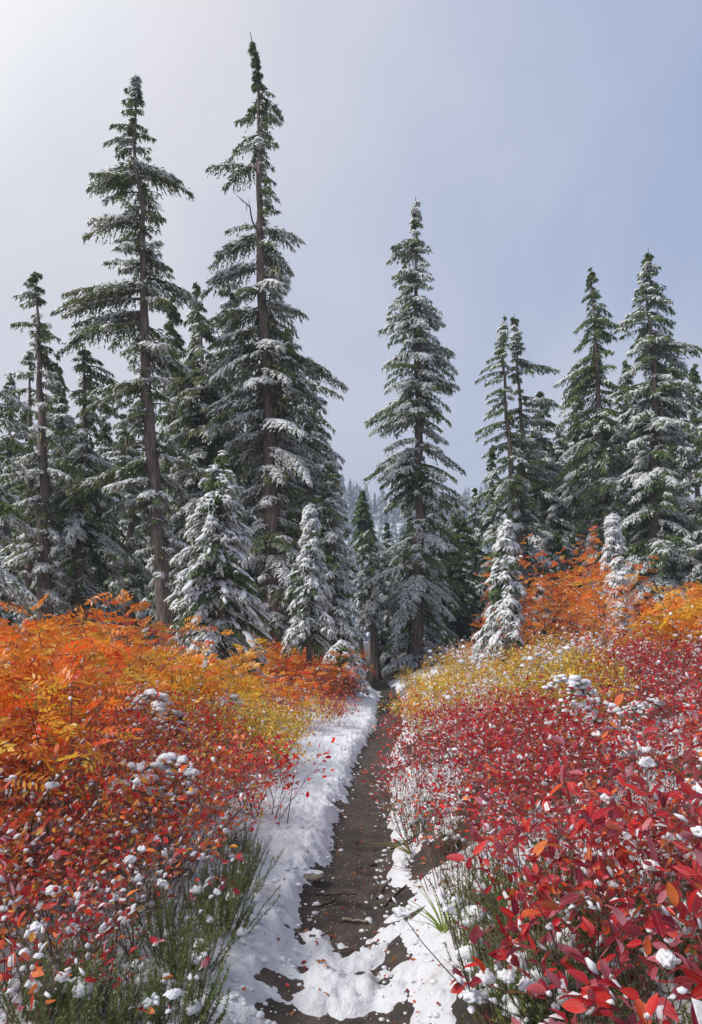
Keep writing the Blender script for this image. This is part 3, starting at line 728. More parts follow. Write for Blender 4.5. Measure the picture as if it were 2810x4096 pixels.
# ------------------------------------------------------------------ shrubs
LV = np.array([[0, 0, 0], [.28, .21, .05], [.68, .26, .04], [1, 0, -.05], [.68, -.26, .04], [.28, -.21, .05], [.5, 0, -.02]])
LT = np.array([[0, 6, 1], [1, 6, 2], [2, 6, 3], [3, 6, 4], [4, 6, 5], [5, 6, 0]])
def tint(pal, n, r):
    pal = np.array(pal); i = r.integers(len(pal), size=n); j = r.integers(len(pal), size=n); t = r.random((n, 1)) * .5
    return np.clip((pal[i] * (1 - t) + pal[j] * t) * r.uniform(.8, 1.4, (n, 1)), 0, .88)
CRIMSON = [(.42, .008, .018), (.50, .012, .02), (.32, .008, .02), (.60, .03, .02), (.26, .015, .03), (.50, .02, .05), (.66, .08, .02), (.56, .014, .03), (.58, .12, .16), (.70, .20, .03), (.62, .02, .03)]
REDOR = [(.58, .03, .02), (.66, .08, .02), (.62, .02, .02), (.45, .012, .02), (.72, .17, .03), (.62, .05, .02), (.35, .02, .03), (.62, .34, .05), (.66, .22, .22), (.45, .40, .06), (.72, .30, .03)]
YELLOW = [(.78, .42, .02), (.72, .50, .03), (.66, .42, .03), (.50, .46, .05), (.78, .30, .02), (.42, .44, .06)]
ORANGE = [(.78, .20, .015), (.80, .27, .02), (.70, .12, .015), (.76, .34, .03), (.62, .08, .02)]
GOLD = [(.78, .40, .02), (.74, .46, .04), (.78, .30, .02), (.60, .42, .05)]

def twigs(r, n0, height, spread, depth, segl, thick_, leafstep, lean=(0, 0), up=.35):
    """branching stems; returns segments, leaf anchors, node points"""
    segs, leaves, nodes = [], [], []
    def grow(p, d, ln, rad, dep):
        nseg = max(2, int(ln / segl))
        for i in range(nseg):
            d = d + r.normal(0, .13, 3) + np.array([0, 0, up * .10]); d /= np.linalg.norm(d)
            q = p + d * ln / nseg; r1 = rad * (1 - .5 / nseg)
            segs.append((p, q, rad, r1)); p = q; rad = r1
            if dep <= 1:
                for _ in range(leafstep): leaves.append((p - d * ln / nseg * r.random(), d))
            if dep > 0 and i < nseg - 1 and r.random() < .5:
                dd = d + r.normal(0, .55, 3); dd[2] = abs(dd[2]) * .8; dd /= np.linalg.norm(dd); nodes.append(p)
                grow(p, dd, ln * (.45 + .25 * r.random()), rad * .65, dep - 1)
        if dep > 0:
            for _ in range(2):
                dd = d + r.normal(0, .42, 3); dd[2] += .15; dd /= np.linalg.norm(dd); nodes.append(p)
                grow(p, dd, ln * (.5 + .2 * r.random()), rad * .7, dep - 1)
        else: nodes.append(p); leaves.append((p, d)); leaves.append((p, d))
    for k in range(n0):
        a = r.random() * 6.28; t = spread * (.15 + .85 * r.random())
        d = np.array([cos(a) * t + lean[0], sin(a) * t + lean[1], 1.0]); d /= np.linalg.norm(d)
        b = np.array([cos(a) * .12 * r.random(), sin(a) * .12 * r.random(), -.04])
        grow(b, d, height * (.42 + .2 * r.random()), thick_ * (.7 + .5 * r.random()), depth)
    return segs, leaves, nodes
def twigsnow(r, segs, k, wd=.006):
    ps = []; BV = [blob(0, 60 + i, .9, .8, 2.2) for i in range(6)]
    ids = r.integers(len(segs), size=k)
    for i in ids:
        p0, p1 = np.array(segs[i][0]), np.array(segs[i][1]); d = p1 - p0
        if abs(d[2]) > .9 * np.linalg.norm(d) or p0[2] < .1: continue
        Mx = frames(d[None], np.zeros(1), np.ones(1))[0]; ln = min(.017, np.linalg.norm(d) * .4) * r.uniform(.5, 1.2); w_ = wd * r.uniform(.6, 1.8)
        Vb, Tb = BV[r.integers(6)]; ps.append(((Vb * np.array([ln, w_, w_])) @ Mx.T + (p0 + p1) / 2 + np.array([0, 0, w_ * .8]), Tb))
    return ps
def leafsnow(r, O, M, k):
    i = r.integers(len(O), size=k); Mn = M[i].copy() * r.uniform(.5, .9, (k, 1, 1)); V = np.array([[.1, -.2, .06], [.15, .22, .06], [.7, .18, .05], [.85, -.12, .02], [.5, .02, .20]])
    return scatter(V, np.array([[0, 4, 1], [1, 4, 2], [2, 4, 3], [3, 4, 0]]), Mn, O[i] + np.array([0, 0, .004]))
def snowclumps(r, nodes, k, smin, smax, sub=0):
    ps = []
    if not nodes or k == 0: return None
    for _ in range(k):
        p = nodes[r.integers(len(nodes))]; s = smin + (smax - smin) * r.random() ** 2
        Vb, Tb = blob(0 if sub < 0 else sub + (1 if s > .018 else 0), int(r.integers(1000)), .75, .9, 2.6 if s < .03 else 3.6)
        a = r.random() * 6; ca, sa = cos(a), sin(a)
        Vb = (Vb * np.array([1.15, .85, .9]) * s) @ np.array([[ca, -sa, 0], [sa, ca, 0], [0, 0, 1]]).T + p
        ps.append((Vb, Tb))
    return join(ps)
def make_huckleberry(name, label, pal, group, seed, h=.62, n0=15, leaf=.034, leafp=.62, spread=.75, snowk=14, smax=.035, twigm=None, lean=(0, 0)):
    r = np.random.default_rng(seed)
    segs, lv, nodes = twigs(r, n0, h, spread, 2, .075, .0034, 1, lean)
    root = thing(name, label, 'shrub', (0, 0, 0), 0, group)
    A = list(zip(*segs)); V, T = tubes(A[0], A[1], A[2], A[3], 3); put('stem', V, T, twigm or TWIG, root)['kind'] = 'stuff'
    lv = [q for q in lv if r.random() < leafp * (1 if q[0][2] > h * .35 else .25)]
    O = np.array([q[0] for q in lv]); D = np.array([q[1] for q in lv]); k = len(lv)
    D = D * .7 + r.normal(0, .55, (k, 3)); D[:, 2] = D[:, 2] * .6 + .1
    M = frames(D, r.normal(0, .7, k), leaf * r.uniform(.5, 1.25, k)); M[:, :, 1] *= r.uniform(.65, 1.15, (k, 1)); M[:, :, 2] *= r.uniform(-1.5, 4.5, (k, 1))
    V, T = scatter(LV, LT, M, O); c = np.repeat(tint(pal, k, r), len(LV), 0)
    put('foliage', V, T, LEAF, root, col=c, smooth=False)['kind'] = 'stuff'
    sc = join([snowclumps(r, nodes, max(3, int(snowk * .9)), .005, smax * .62), leafsnow(r, O, M, int(k * .02 + snowk))] + twigsnow(r, segs, int(snowk * 4)))
    if sc: put('snow', sc[0], sc[1], SNOW, root, smooth=True)['kind'] = 'stuff'
    KIDS[root.name] = [o for o in root.children] if False else [o for o in COL.objects if o.parent == root]
    return root
KITE = np.array([[0, 0, 0], [.45, .21, .03], [1, 0, -.03], [.45, -.21, .03]]); KITE_T = np.array([[0, 2, 1], [0, 3, 2]])
def ash_leaf(r, n=6, ln=.15):
    """one pinnate leaf along +X"""
    ps = []; base = []
    for i in range(n):
        x = ln * (.28 + .68 * i / (n - 1)); s = .042 * (1 - .25 * abs(i / (n - 1) - .4))
        for sd in (-1, 1):
            base.append(((x, 0, -x * x * 1.2), (cos(sd * 1.05), sin(sd * 1.05), -.10 + r.normal(0, .12)), s))
    base.append(((ln, 0, -ln * ln * 1.2), (1, 0, -.2), .042))
    O = np.array([b[0] for b in base]); D = np.array([b[1] for b in base]); S = np.array([b[2] for b in base])
    return scatter(KITE, KITE_T, frames(D, r.normal(0, .35, len(S)), S), O)
def make_rowan(name, label, pal, group, seed, h=1.25, stems=7, leaves=15, berries=3, snowk=12, spread=.42, lf=1.15):
    r = np.random.default_rng(seed); root = thing(name, label, 'shrub', (0, 0, 0), 0, group)
    segs, tips, nodes = [], [], []
    for k in range(stems):
        a = r.random() * 6.28; t = spread * (.2 + r.random()); d = np.array([cos(a) * t, sin(a) * t, 1.0]); d /= np.linalg.norm(d)
        p = np.array([cos(a) * .15, sin(a) * .15, -.05]); n = 9; hh = h * (.65 + .4 * r.random()); rad = .0065
        for i in range(n):
            d = d + r.normal(0, .07, 3); d /= np.linalg.norm(d); q = p + d * hh / n
            segs.append((p, q, rad, rad * .88)); p = q; rad *= .88
            if i >= 3:
                if r.random() < .75: tips.append((p - d * r.random() * hh / n, d))
                nodes.append(p)
                if r.random() < .45:
                    dd = d + r.normal(0, .6, 3); dd[2] = abs(dd[2]); dd /= np.linalg.norm(dd); q2 = p + dd * .16
                    segs.append((p, q2, rad * .7, rad * .4)); tips += [(q2, dd)] * 2; nodes.append(q2)
        tips += [(p, d)] * 3
    A = list(zip(*segs)); V, T = tubes(A[0], A[1], A[2], A[3], 4); put('stem', V, T, DTWIG, root)['kind'] = 'stuff'
    tm = [ash_leaf(r) for _ in range(5)]; vs = []; cs = []
    for p, d in tips:
        a = r.random() * 6.28; dd = np.array([[cos(a) + d[0] * .5, sin(a) + d[1] * .5, .25 + r.normal(0, .3)]])
        M = frames(dd, r.normal(0, .7, 1), np.array([lf * r.uniform(.8, 1.3)]))
        Vt, Tt = tm[r.integers(5)]; vs.append((Vt @ M[0].T + p, Tt)); cs.append(np.repeat(tint(pal, 1, r), len(Vt), 0) * np.repeat(r.uniform(.85, 1.15, (len(Vt) // 4, 1)), 4, 0))
    V, T = join(vs); put('foliage', V, T, LEAF_ASH, root, col=np.clip(np.concatenate(cs), 0, .9))['kind'] = 'stuff'
    if berries:
        bs = []
        for _ in range(berries):
            p = tips[r.integers(len(tips))][0] + np.array([0, 0, .03])
            for _ in range(9): bs.append((ICO[0][0] * .0055 + p + r.normal(0, .014, 3), ICO[0][1]))
        V, T = join(bs); put('berry', V, T, BERRY, root, smooth=True)['kind'] = 'stuff'
    sc = join([snowclumps(r, nodes, int(snowk * 1.0), .006, .024)] + twigsnow(r, segs, int(snowk * 5), .007))
    if sc: put('snow', sc[0], sc[1], SNOW, root, smooth=True)['kind'] = 'stuff'
    KIDS[root.name] = [o for o in COL.objects if o.parent == root]
    return root
def make_heather(name, label, group, seed, n=34, h=.24, spread=.9, nd=.013, sides=3, snowk=7, lean=(0, 0), fine=False):
    r = np.random.default_rng(seed); root = thing(name, label, 'plant', (0, 0, 0), 0, group)
    segs, O, D, S, nodes = [], [], [], [], []
    for k in range(n):
        a = r.random() * 6.28; t = spread * r.random(); d = np.array([cos(a) * t + lean[0], sin(a) * t + lean[1], .9]); d /= np.linalg.norm(d)
        p = np.array([cos(a) * .09 * r.random(), sin(a) * .09 * r.random(), -.03]); m = 6; hh = h * (.6 + .6 * r.random())
        for i in range(m):
            d = d + r.normal(0, .10, 3) + np.array([0, 0, .14]); d /= np.linalg.norm(d); q = p + d * hh / m
            segs.append((p, q, .0022 * (1 - i / m * .5), .0020 * (1 - i / m * .5)))
            if i >= 2:
                c = 26 if fine else 15
                for _ in range(c):
                    tt = r.random(); O.append(p + (q - p) * tt); v = r.normal(0, 1, 3); v -= v.dot(d) * d; v /= np.linalg.norm(v)
                    D.append(v + d * .75); S.append(nd * r.uniform(.7, 1.2))
            p = q
            if i == 3: nodes.append(p)
    A = list(zip(*segs)); V, T = tubes(A[0], A[1], A[2], A[3], 3); put('stem', V, T, TWIG, root)['kind'] = 'stuff'
    O, D, S = np.array(O), np.array(D), np.array(S)
    V, T = scatter(np.array([[0, -.12, 0], [0, .12, 0], [1, 0, 0]]), np.array([[0, 2, 1]]), frames(D, r.random(len(S)) * 6, S), O)
    put('foliage', V, T, HEATH, root)['kind'] = 'stuff'
    sc = snowclumps(r, nodes, snowk, .012, .035)
    if sc: put('snow', sc[0], sc[1], SNOW, root, smooth=True)['kind'] = 'stuff'
    KIDS[root.name] = [o for o in COL.objects if o.parent == root]
    return root

KINDS = {
 'crimson': ('huckleberry_shrub', 'crimson huckleberry shrub right of path', 'crimson huckleberries covering the right hand slope',
             lambda s, k, g: make_huckleberry(k[0], k[1], CRIMSON, g, s, h=.56, snowk=10), 5),
 'crimson_bare': ('huckleberry_shrub', 'twiggy huckleberry with few red leaves, right bank', 'twiggy huckleberries along the right edge of the path',
             lambda s, k, g: make_huckleberry(k[0], k[1], CRIMSON, g, s, h=.42, n0=15, leafp=.25, snowk=9), 3),
 'redorange': ('huckleberry_shrub', 'red and orange huckleberry left of path', 'red and orange huckleberries on the left of the path',
             lambda s, k, g: make_huckleberry(k[0], k[1], REDOR, g, s, h=.58, leafp=.62, n0=17, snowk=12), 5),
 'sparse': ('huckleberry_shrub', 'sparse leaved huckleberry in snow left of path', 'sparse huckleberries in the snow at lower left',
             lambda s, k, g: make_huckleberry(k[0], k[1], REDOR, g, s, h=.50, leafp=.26, n0=11, snowk=12, leaf=.038), 3),
 'red_left': ('huckleberry_shrub', 'scarlet huckleberry beside left snow shoulder', 'scarlet huckleberries at the left edge of the path',
             lambda s, k, g: make_huckleberry(k[0], k[1], [(.62, .02, .02), (.70, .05, .02), (.5, .012, .02)], g, s, h=.5, snowk=5), 3),
 'darkred_left': ('huckleberry_shrub', 'dull red low huckleberry left of path', 'dull red huckleberries at the far left edge of the path',
             lambda s, k, g: make_huckleberry(k[0], k[1], [(.36, .02, .02), (.45, .05, .03), (.55, .14, .03)], g, s, h=.46, snowk=16), 2),
 'yellow': ('huckleberry_shrub', 'yellow green huckleberry left of path', 'yellow huckleberries left of the path',
             lambda s, k, g: make_huckleberry(k[0], k[1], YELLOW, g, s, h=.5, snowk=8, leaf=.034, leafp=1, n0=13), 3),
 'yellow_right': ('huckleberry_shrub', 'yellow green huckleberry right of path', 'yellow huckleberries right of the path',
             lambda s, k, g: make_huckleberry(k[0], k[1], YELLOW, g, s, h=.52, snowk=10, leaf=.034, leafp=1, n0=14), 3),
 'snowy': ('snowy_shrub', 'snow buried shrub right of path', 'snow smothered shrubs right of the path end',
             lambda s, k, g: make_huckleberry(k[0], k[1], [(.6, .2, .06), (.5, .1, .06)], g, s, h=.55, leafp=.3, snowk=60, smax=.06), 2),
 'redsnow': ('huckleberry_shrub', 'snow flecked red huckleberry upper right', 'red huckleberries among snow at upper right',
             lambda s, k, g: make_huckleberry(k[0], k[1], CRIMSON, g, s, h=.5, leafp=.6, snowk=38, smax=.05), 2),
 'rowan_left': ('rowan_shrub', 'orange mountain ash with berries, left side', 'orange mountain ash at far left',
             lambda s, k, g: make_rowan(k[0], k[1], [ORANGE, GOLD + ORANGE, ORANGE + REDOR[:4], ORANGE + [(.5, .44, .05)]][s // 31 % 4], g, s, h=1.15), 4),
 'rowan_mid': ('rowan_shrub', 'golden mountain ash near leaning young fir', 'golden mountain ash under the young fir',
             lambda s, k, g: make_rowan(k[0], k[1], GOLD + ORANGE[:2], g, s, h=.82, stems=8, berries=1), 3),
 'rowan_far': ('rowan_shrub', 'orange mountain ash left of path end', 'orange mountain ash left of the path end',
             lambda s, k, g: make_rowan(k[0], k[1], ORANGE + [GOLD[2], REDOR[0]], g, s, h=.85, stems=8, berries=1, snowk=26), 3),
 'rowan_hill': ('rowan_shrub', 'tall orange mountain ash, right hand rise', 'tall orange mountain ash on the right hand rise',
             lambda s, k, g: make_rowan(k[0], k[1], ORANGE, g, s, h=1.75, stems=9, spread=.34, berries=2, snowk=34, lf=1.15), 3),
 'amber': ('rowan_shrub', 'amber mountain ash at right edge', 'amber mountain ash at the right edge',
             lambda s, k, g: make_rowan(k[0], k[1], GOLD + ORANGE, g, s, h=.9, stems=8, berries=0, snowk=24), 2),
 'heather': ('heather', 'green heather cushion left of path', 'heather left of the path',
             lambda s, k, g: make_heather(k[0], k[1], g, s, n=52), 3),
 'heather_right': ('heather', 'green heather cushion right of path', 'heather right of the path',
             lambda s, k, g: make_heather(k[0], k[1], g, s, n=56), 3),
}
PROTO = {}; USED = {}
def place_kind(kd, x, y, sc=1.0, zoff=0.0):
    k = KINDS[kd]
    if kd not in PROTO:
        PROTO[kd] = [k[3](1000 + 31 * i + len(PROTO) * 977, k, k[2]) for i in range(k[4])]; USED[kd] = 0
    i = USED[kd]; USED[kd] += 1
    loc = (x, y, float(ground(x, y)) + zoff); rz = float(rs.random() * 6.28)
    dd = abs(x - float(pathx(y)))
    ph = ('nearest the viewer' if y < 3 else 'in near thicket' if y < 5 else 'midway to the trees' if y < 9 else 'close to the forest') 
    ph += ', at the path' if dd < 1.0 else ', off the path' if dd < 2.2 else ', well off the path'
    lab = k[1] + ', ' + ph if len((k[1] + ', ' + ph).split()) <= 16 else k[1]; grp = k[2] + ', ' + ph
    if i < len(PROTO[kd]):
        p = PROTO[kd][i]; p['label'] = lab; p['group'] = grp; p.location = loc; p.rotation_euler = (0, 0, rz); p.scale = (sc, sc, sc)
    else: dup(PROTO[kd][rs.integers(len(PROTO[kd]))], loc, rz, sc, lab, grp)
rs = np.random.default_rng(321)
def kind_at(x, y, d):
    """what grows where, read off the photograph once and kept as ground zones"""
    u = (x / y * F + 351) * 2.2707; v = (640 + (CAM_H - .4 - float(ground(x, y))) / y * F) * 2.2707
    j = rs.normal(0, 14); u += rs.normal(0, 18); v += j
    if d < 0:
        if v > 2010: return rs.choice(['sparse', 'heather', 'redorange'], p=[.45, .42, .13])
        if d > -.95 and y < 4.8: return rs.choice(['heather', 'sparse', 'redorange'], p=[.42, .10, .48])
        if u < 430 and y > 3.0:
            if (y > 6.6 or u < 140) and y > 3.7 and rs.random() < (.22 if y < 7 else .20): return 'rowan_left'
            return 'redorange' if y < 8.5 or rs.random() < .6 else 'yellow'
        if v < 1590: return ('rowan_mid' if rs.random() < .5 else 'yellow') if u < 600 else ('rowan_far' if rs.random() < .6 else 'darkred_left')
        if u > 730: return 'darkred_left' if v > 1590 else 'rowan_far'
        if u > 560 and v < 1735: return 'yellow'
        if v < 1650: return 'rowan_mid' if rs.random() < .45 else 'yellow'
        if u > 520 and v < 1830: return 'red_left'
        return 'redorange'
    if y < 2.7 and d < 1.2 and rs.random() < .45: return 'heather_right'
    if v < 1475:
        if u > 1535: return 'amber' if rs.random() < .6 else 'redsnow'
        if u > 1400: return rs.choice(['redsnow', 'rowan_hill', 'yellow_right'], p=[.74, .03, .23])
        if u > 1160: return rs.choice(['rowan_hill', 'yellow_right', 'redsnow'], p=[.42, .34, .24])
        return rs.choice(['snowy', 'rowan_far', 'rowan_hill'], p=[.40, .35, .25])
    if u < 1010 and v < 1620: return 'yellow_right'
    if u < 1380 and v < 1592: return 'yellow_right' if rs.random() < .9 else 'snowy'
    if v < 1510 and u > 1400: return 'redsnow' if rs.random() < .4 else 'crimson'
    if d < .75 and y < 7: return rs.choice(['crimson_bare', 'heather_right'], p=[.68, .32]) if rs.random() < .8 else 'crimson'
    return 'crimson' if rs.random() < .86 else ('crimson_bare' if y < 7 else 'crimson')
step0 = .285; plan = []
y = 1.75
while y < 21:
    st = step0 * (1 + max(0, y - 3) * .075)
    x = -y * .56 - .5
    while x < y * .58 + .6:
        xx = x + rs.normal(0, st * .25); yy = y + rs.normal(0, st * .25); d = xx - float(pathx(yy)); h = float(hw(yy))
        lim_l = -(h + np.interp(yy, [1.5, 2.67, 3.6, 4.4, 5.85, 7.5, 8.7, 10.2, 11.8, 17, 20], [.38, .38, .40, .44, .48, .70, .82, .50, .55, .25, .25]))
        lim_r = h + np.interp(yy, [1.5, 2.4, 3.3, 3.9, 6, 12, 20], [.56, .46, .38, .14, .04, .10, .15])
        if d < lim_l or d > lim_r:
            edge = min(abs(d - lim_l), abs(d - lim_r))
            kd = str(kind_at(xx, yy, d)) if edge > -.1 else 'heather'
            if d < 0 and edge < .16 and yy < 4.4: kd = 'heather'
            if d > 0 and edge < .2 and yy < 3.4: kd = 'heather_right'
            skip = (d < 0 and yy < 2.3 and rs.random() < .35) or (kd in ('rowan_far', 'amber', 'rowan_mid') and rs.random() < .38) or (kd == 'redsnow' and rs.random() < .3)
            near_s = abs(xx) < .5 and yy < 1.9
            gap = float(vnoise(xx * 1.5 + 9, yy * 1.1, 404))
            if gap < .20 and yy > 3: skip = True
            if not skip and not near_s:
                s = (.78 + .45 * gap) * rs.uniform(.8, 1.2) * (1 + max(0, y - 6) * .02)
                if kd.startswith('rowan'): s *= rs.uniform(.62, 1.22)
                plan.append((yy, xx, kd, s))
        x += st * (1.25 if y > 9 else 1.0)
    y += st * .9
for xx, yy, s_ in ((-1.72, 3.55, 1.05), (-2.15, 4.3, 1.1), (-2.0, 3.75, .95)): plan.append((yy, xx, 'rowan_left', s_))
for i in range(26):
    yy = rs.uniform(1.55, 2.9); plan.append((yy, float(pathx(yy)) + rs.uniform(.58, .80 + (2.6 - yy) * .25 + .3), 'heather_right', rs.uniform(1.0, 1.5)))
plan.sort(key=lambda q: q[0]); nh = 0; far = []
for yy, xx, kd, s in plan:
    if KINDS[kd][0] == 'huckleberry_shrub':
        nh += 1
        if nh > 282: far.append((xx, yy, kd, s)); continue
    place_kind(kd, xx, yy, s)
# the huckleberries beyond the nearest three hundred: one thicket
PALS = {'crimson': CRIMSON, 'crimson_bare': CRIMSON, 'redorange': REDOR, 'sparse': REDOR, 'red_left': [(.62, .02, .02), (.70, .05, .02), (.5, .012, .02)], 'darkred_left': [(.36, .02, .02), (.45, .05, .03), (.55, .14, .03)],
        'yellow': YELLOW, 'yellow_right': YELLOW, 'redsnow': CRIMSON}
rf = np.random.default_rng(55); lods = []
for k in range(4):
    segs, lv, nodes = twigs(rf, 7, .50, .8, 1, .10, .005, 2); A = list(zip(*segs)); tv, tt = tubes(A[0], A[1], A[2], A[3], 3)
    O = np.array([q[0] for q in lv]); O = np.concatenate([O, O + rf.normal(0, .035, O.shape), O + rf.normal(0, .05, O.shape)]); O = O[O[:, 2] > .14][:260]; lods.append((tv, tt, O, nodes))
tS, tL, tW, cL = [], [], [], []
KT = np.array([[0, 0, 0], [.5, .26, .03], [1, 0, -.03], [.5, -.26, .03]])
for xx, yy, kd, s in far:
    tv, tt, O, nodes = lods[rf.integers(4)]; a = rf.random() * 6.28; Rz = np.array([[cos(a), -sin(a), 0], [sin(a), cos(a), 0], [0, 0, 1]]).T; P0 = np.array([xx, yy, float(ground(xx, yy))])
    tS.append((tv @ Rz * s + P0, tt)); O2 = O[rf.random(len(O)) < (.55 if kd == 'redsnow' else .9)]; k = len(O2)
    D = rf.normal(0, .8, (k, 3)); D[:, 2] = D[:, 2] * .7 + .25
    V, T = scatter(KT, KITE_T, frames(D, rf.normal(0, .7, k), .040 * s * rf.uniform(.7, 1.3, k)), O2 @ Rz * s + P0); tL.append((V, T)); cL.append(np.repeat(tint(PALS[kd], k, rf), 4, 0))
    sc = snowclumps(rf, nodes, 30 if kd == 'redsnow' else 6, .007, .034 if kd == 'redsnow' else .022, -1)
    tW.append((sc[0] @ Rz * s + P0 + np.array([0, 0, .02]), sc[1]))
S_, L_, W_ = join(tS), join(tL), join(tW); V, T = join([S_, L_, W_])
mi = np.concatenate([np.zeros(len(S_[1])), np.ones(len(L_[1])), np.full(len(W_[1]), 2)])
cc = np.concatenate([np.zeros((len(S_[0]), 3)), np.concatenate(cL), np.zeros((len(W_[0]), 3))])
o = put('huckleberry_thicket', V, T, [TWIG, LEAF, SNOW], col=cc, midx=mi); o['kind'] = 'stuff'
o['label'] = 'far huckleberry thicket of red and yellow bushes before the forest'; o['category'] = 'thicket'
print('PLANTS', USED, 'far', len(far))

# near shrubs whose big leaves can be told apart: every leaf an object
def leaf_mesh(seed, wid=.42):
    r = np.random.default_rng(seed); n = 7; V = []; T = []
    curl = r.normal(.0, .10); fold = .10 + .12 * r.random(); tw = r.normal(0, .3)
    for i in range(n):
        t = i / (n - 1); wv = wid * .5 * (sin(pi * t ** .85) ** .75 if 0 < t < 1 else .0) + .004
        z = -.18 * t * t + curl * sin(t * 3)
        for s in (-1, 0, 1):
            V.append((t, s * wv, z + abs(s) * fold * wv * 2 + s * tw * t * wv))
    for i in range(n - 1):
        for k in (0, 1):
            a = i * 3 + k; T += [(a, a + 3, a + 4), (a, a + 4, a + 1)]
    return np.array(V), np.array(T)
LM = {}
for mname, m in (('r', HL_RED), ('w', HL_WINE), ('o', HL_ORANGE), ('p', HL_PINK)):
    for k in range(4):
        V, T = leaf_mesh(50 + k, (.40, .48, .36, .52)[k]); o = put('leaf', V, T, m, smooth=True); LM[mname, k] = o.data; bpy.data.objects.remove(o)
def near_shrub(label, x, y, h, mix, seed, leaf=.058, n0=7, spread=.55, lean=(0, 0), maxl=150, snowk=6, smax=.05, leafp=.8):
    r = np.random.default_rng(seed); z = float(ground(x, y)); root = thing('huckleberry_shrub', label, 'shrub', (x, y, z))
    segs, lv, nodes = twigs(r, n0, h, spread, 2, .09, .0042, 1, lean)
    A = list(zip(*segs)); V, T = tubes(A[0], A[1], A[2], A[3], 5); put('stem', V, T, DTWIG if seed % 2 else TWIG, root, smooth=True)['kind'] = 'stuff'
    lv = [q for q in lv if q[0][2] > h * .35 and r.random() < leafp and np.linalg.norm(q[0] + np.array([x, y, z - CAM_H])) > .62 and q[0][0] + x > float(pathx(y)) + .38 or x < 0 and q[0][2] > h * .35 and r.random() < leafp * .6]
    r.shuffle(lv); lv = lv[:maxl]; k = len(lv)
    O = np.array([q[0] for q in lv]); D = np.array([q[1] for q in lv]) * .7 + r.normal(0, .5, (k, 3)); D[:, 2] = D[:, 2] * .8 + .05
    M = frames(D, r.normal(0, .8, k), leaf * r.uniform(.6, 1.2, k)); keys, wts = zip(*mix.items())
    for i in range(k):
        me = LM[str(r.choice(keys, p=np.array(wts) / sum(wts))), int(r.integers(4))]
        o = bpy.data.objects.new('leaf', me); COL.objects.link(o); o.parent = root
        Mx = Matrix(M[i].tolist()).to_4x4(); Mx.translation = Vector(O[i].tolist()); o.matrix_local = Mx
    sc = snowclumps(r, nodes, snowk * 2, .007, smax * .5, 2)
    sc = join([sc, leafsnow(r, O, M, 10)] + twigsnow(r, segs, snowk * 8, .006))
    if sc: put('snow', sc[0], sc[1], SNOW, root, smooth=True)['kind'] = 'stuff'
    return root
RW = dict(r=5, w=3, o=1.4, p=2); RO = dict(r=4, o=5, w=1.5, p=1); RR = dict(r=6, w=3, o=1, p=1)
near_shrub('nearest huckleberry at the lower right corner with large wine red leaves', .86, 1.42, .70, RW, 1, leafp=.9, lean=(-.05, 0))
near_shrub('huckleberry with big scarlet leaves at the middle of the right edge', .98, 1.70, .80, RR, 2, leafp=.9)
near_shrub('huckleberry reaching furthest left over the snow on a dark forked stem at lower right', .60, 1.95, .62, RW, 3, lean=(-.35, -.1), spread=.4)
near_shrub('scarlet huckleberry whose top leaves stand highest against the crimson slope', .66, 1.78, .98, RR, 5, n0=5, spread=.3, lean=(-.10, 0), maxl=110)
near_shrub('mixed orange and scarlet huckleberry behind the nearest one at right', 1.10, 2.05, .78, RO, 4)
near_shrub('dense crimson huckleberry in the middle of the right bank', .92, 2.30, .70, RR, 6, maxl=170)
near_shrub('huckleberry with pink backed leaves leaning over the heather at lower right', .70, 1.50, .48, dict(r=2, w=4, p=4), 7, lean=(-.15, 0), snowk=5)
near_shrub('orange tipped huckleberry further up the right bank', 1.30, 2.60, .72, RO, 8)
near_shrub('crimson huckleberry just above the grass tuft on the right bank', .78, 2.70, .52, RR, 9, lean=(-.2, 0))
near_shrub('huckleberry with orange leaves in the lower left corner', -1.05, 2.05, .50, RO, 10, leaf=.046, leafp=.4, snowk=9)
near_shrub('red huckleberry on crooked stems at the left edge', -1.28, 2.45, .62, dict(r=5, o=4, w=2, p=2), 11, leaf=.046, leafp=.55)
near_shrub('scarlet huckleberry in the middle of the left thicket', -.98, 2.60, .60, dict(r=6, o=4, w=2), 12, leaf=.044, leafp=.5)
near_shrub('orange red huckleberry near the snow shoulder on the left', -.86, 3.05, .56, RO, 13, leaf=.042, leafp=.5)
near_shrub('huckleberry with plum and orange leaves behind the left edge one', -1.65, 2.95, .66, dict(w=3, r=3, o=4, p=2), 15, leaf=.044, leafp=.6)
near_shrub('tall orange leaved huckleberry rising at the left edge', -1.62, 3.45, .92, dict(o=8, r=1), 17, leaf=.050, leafp=.6)
near_shrub('red huckleberry low in the snow at bottom left', -.78, 2.28, .36, dict(r=5, o=3, p=1), 19, leaf=.042, leafp=.4, snowk=10)

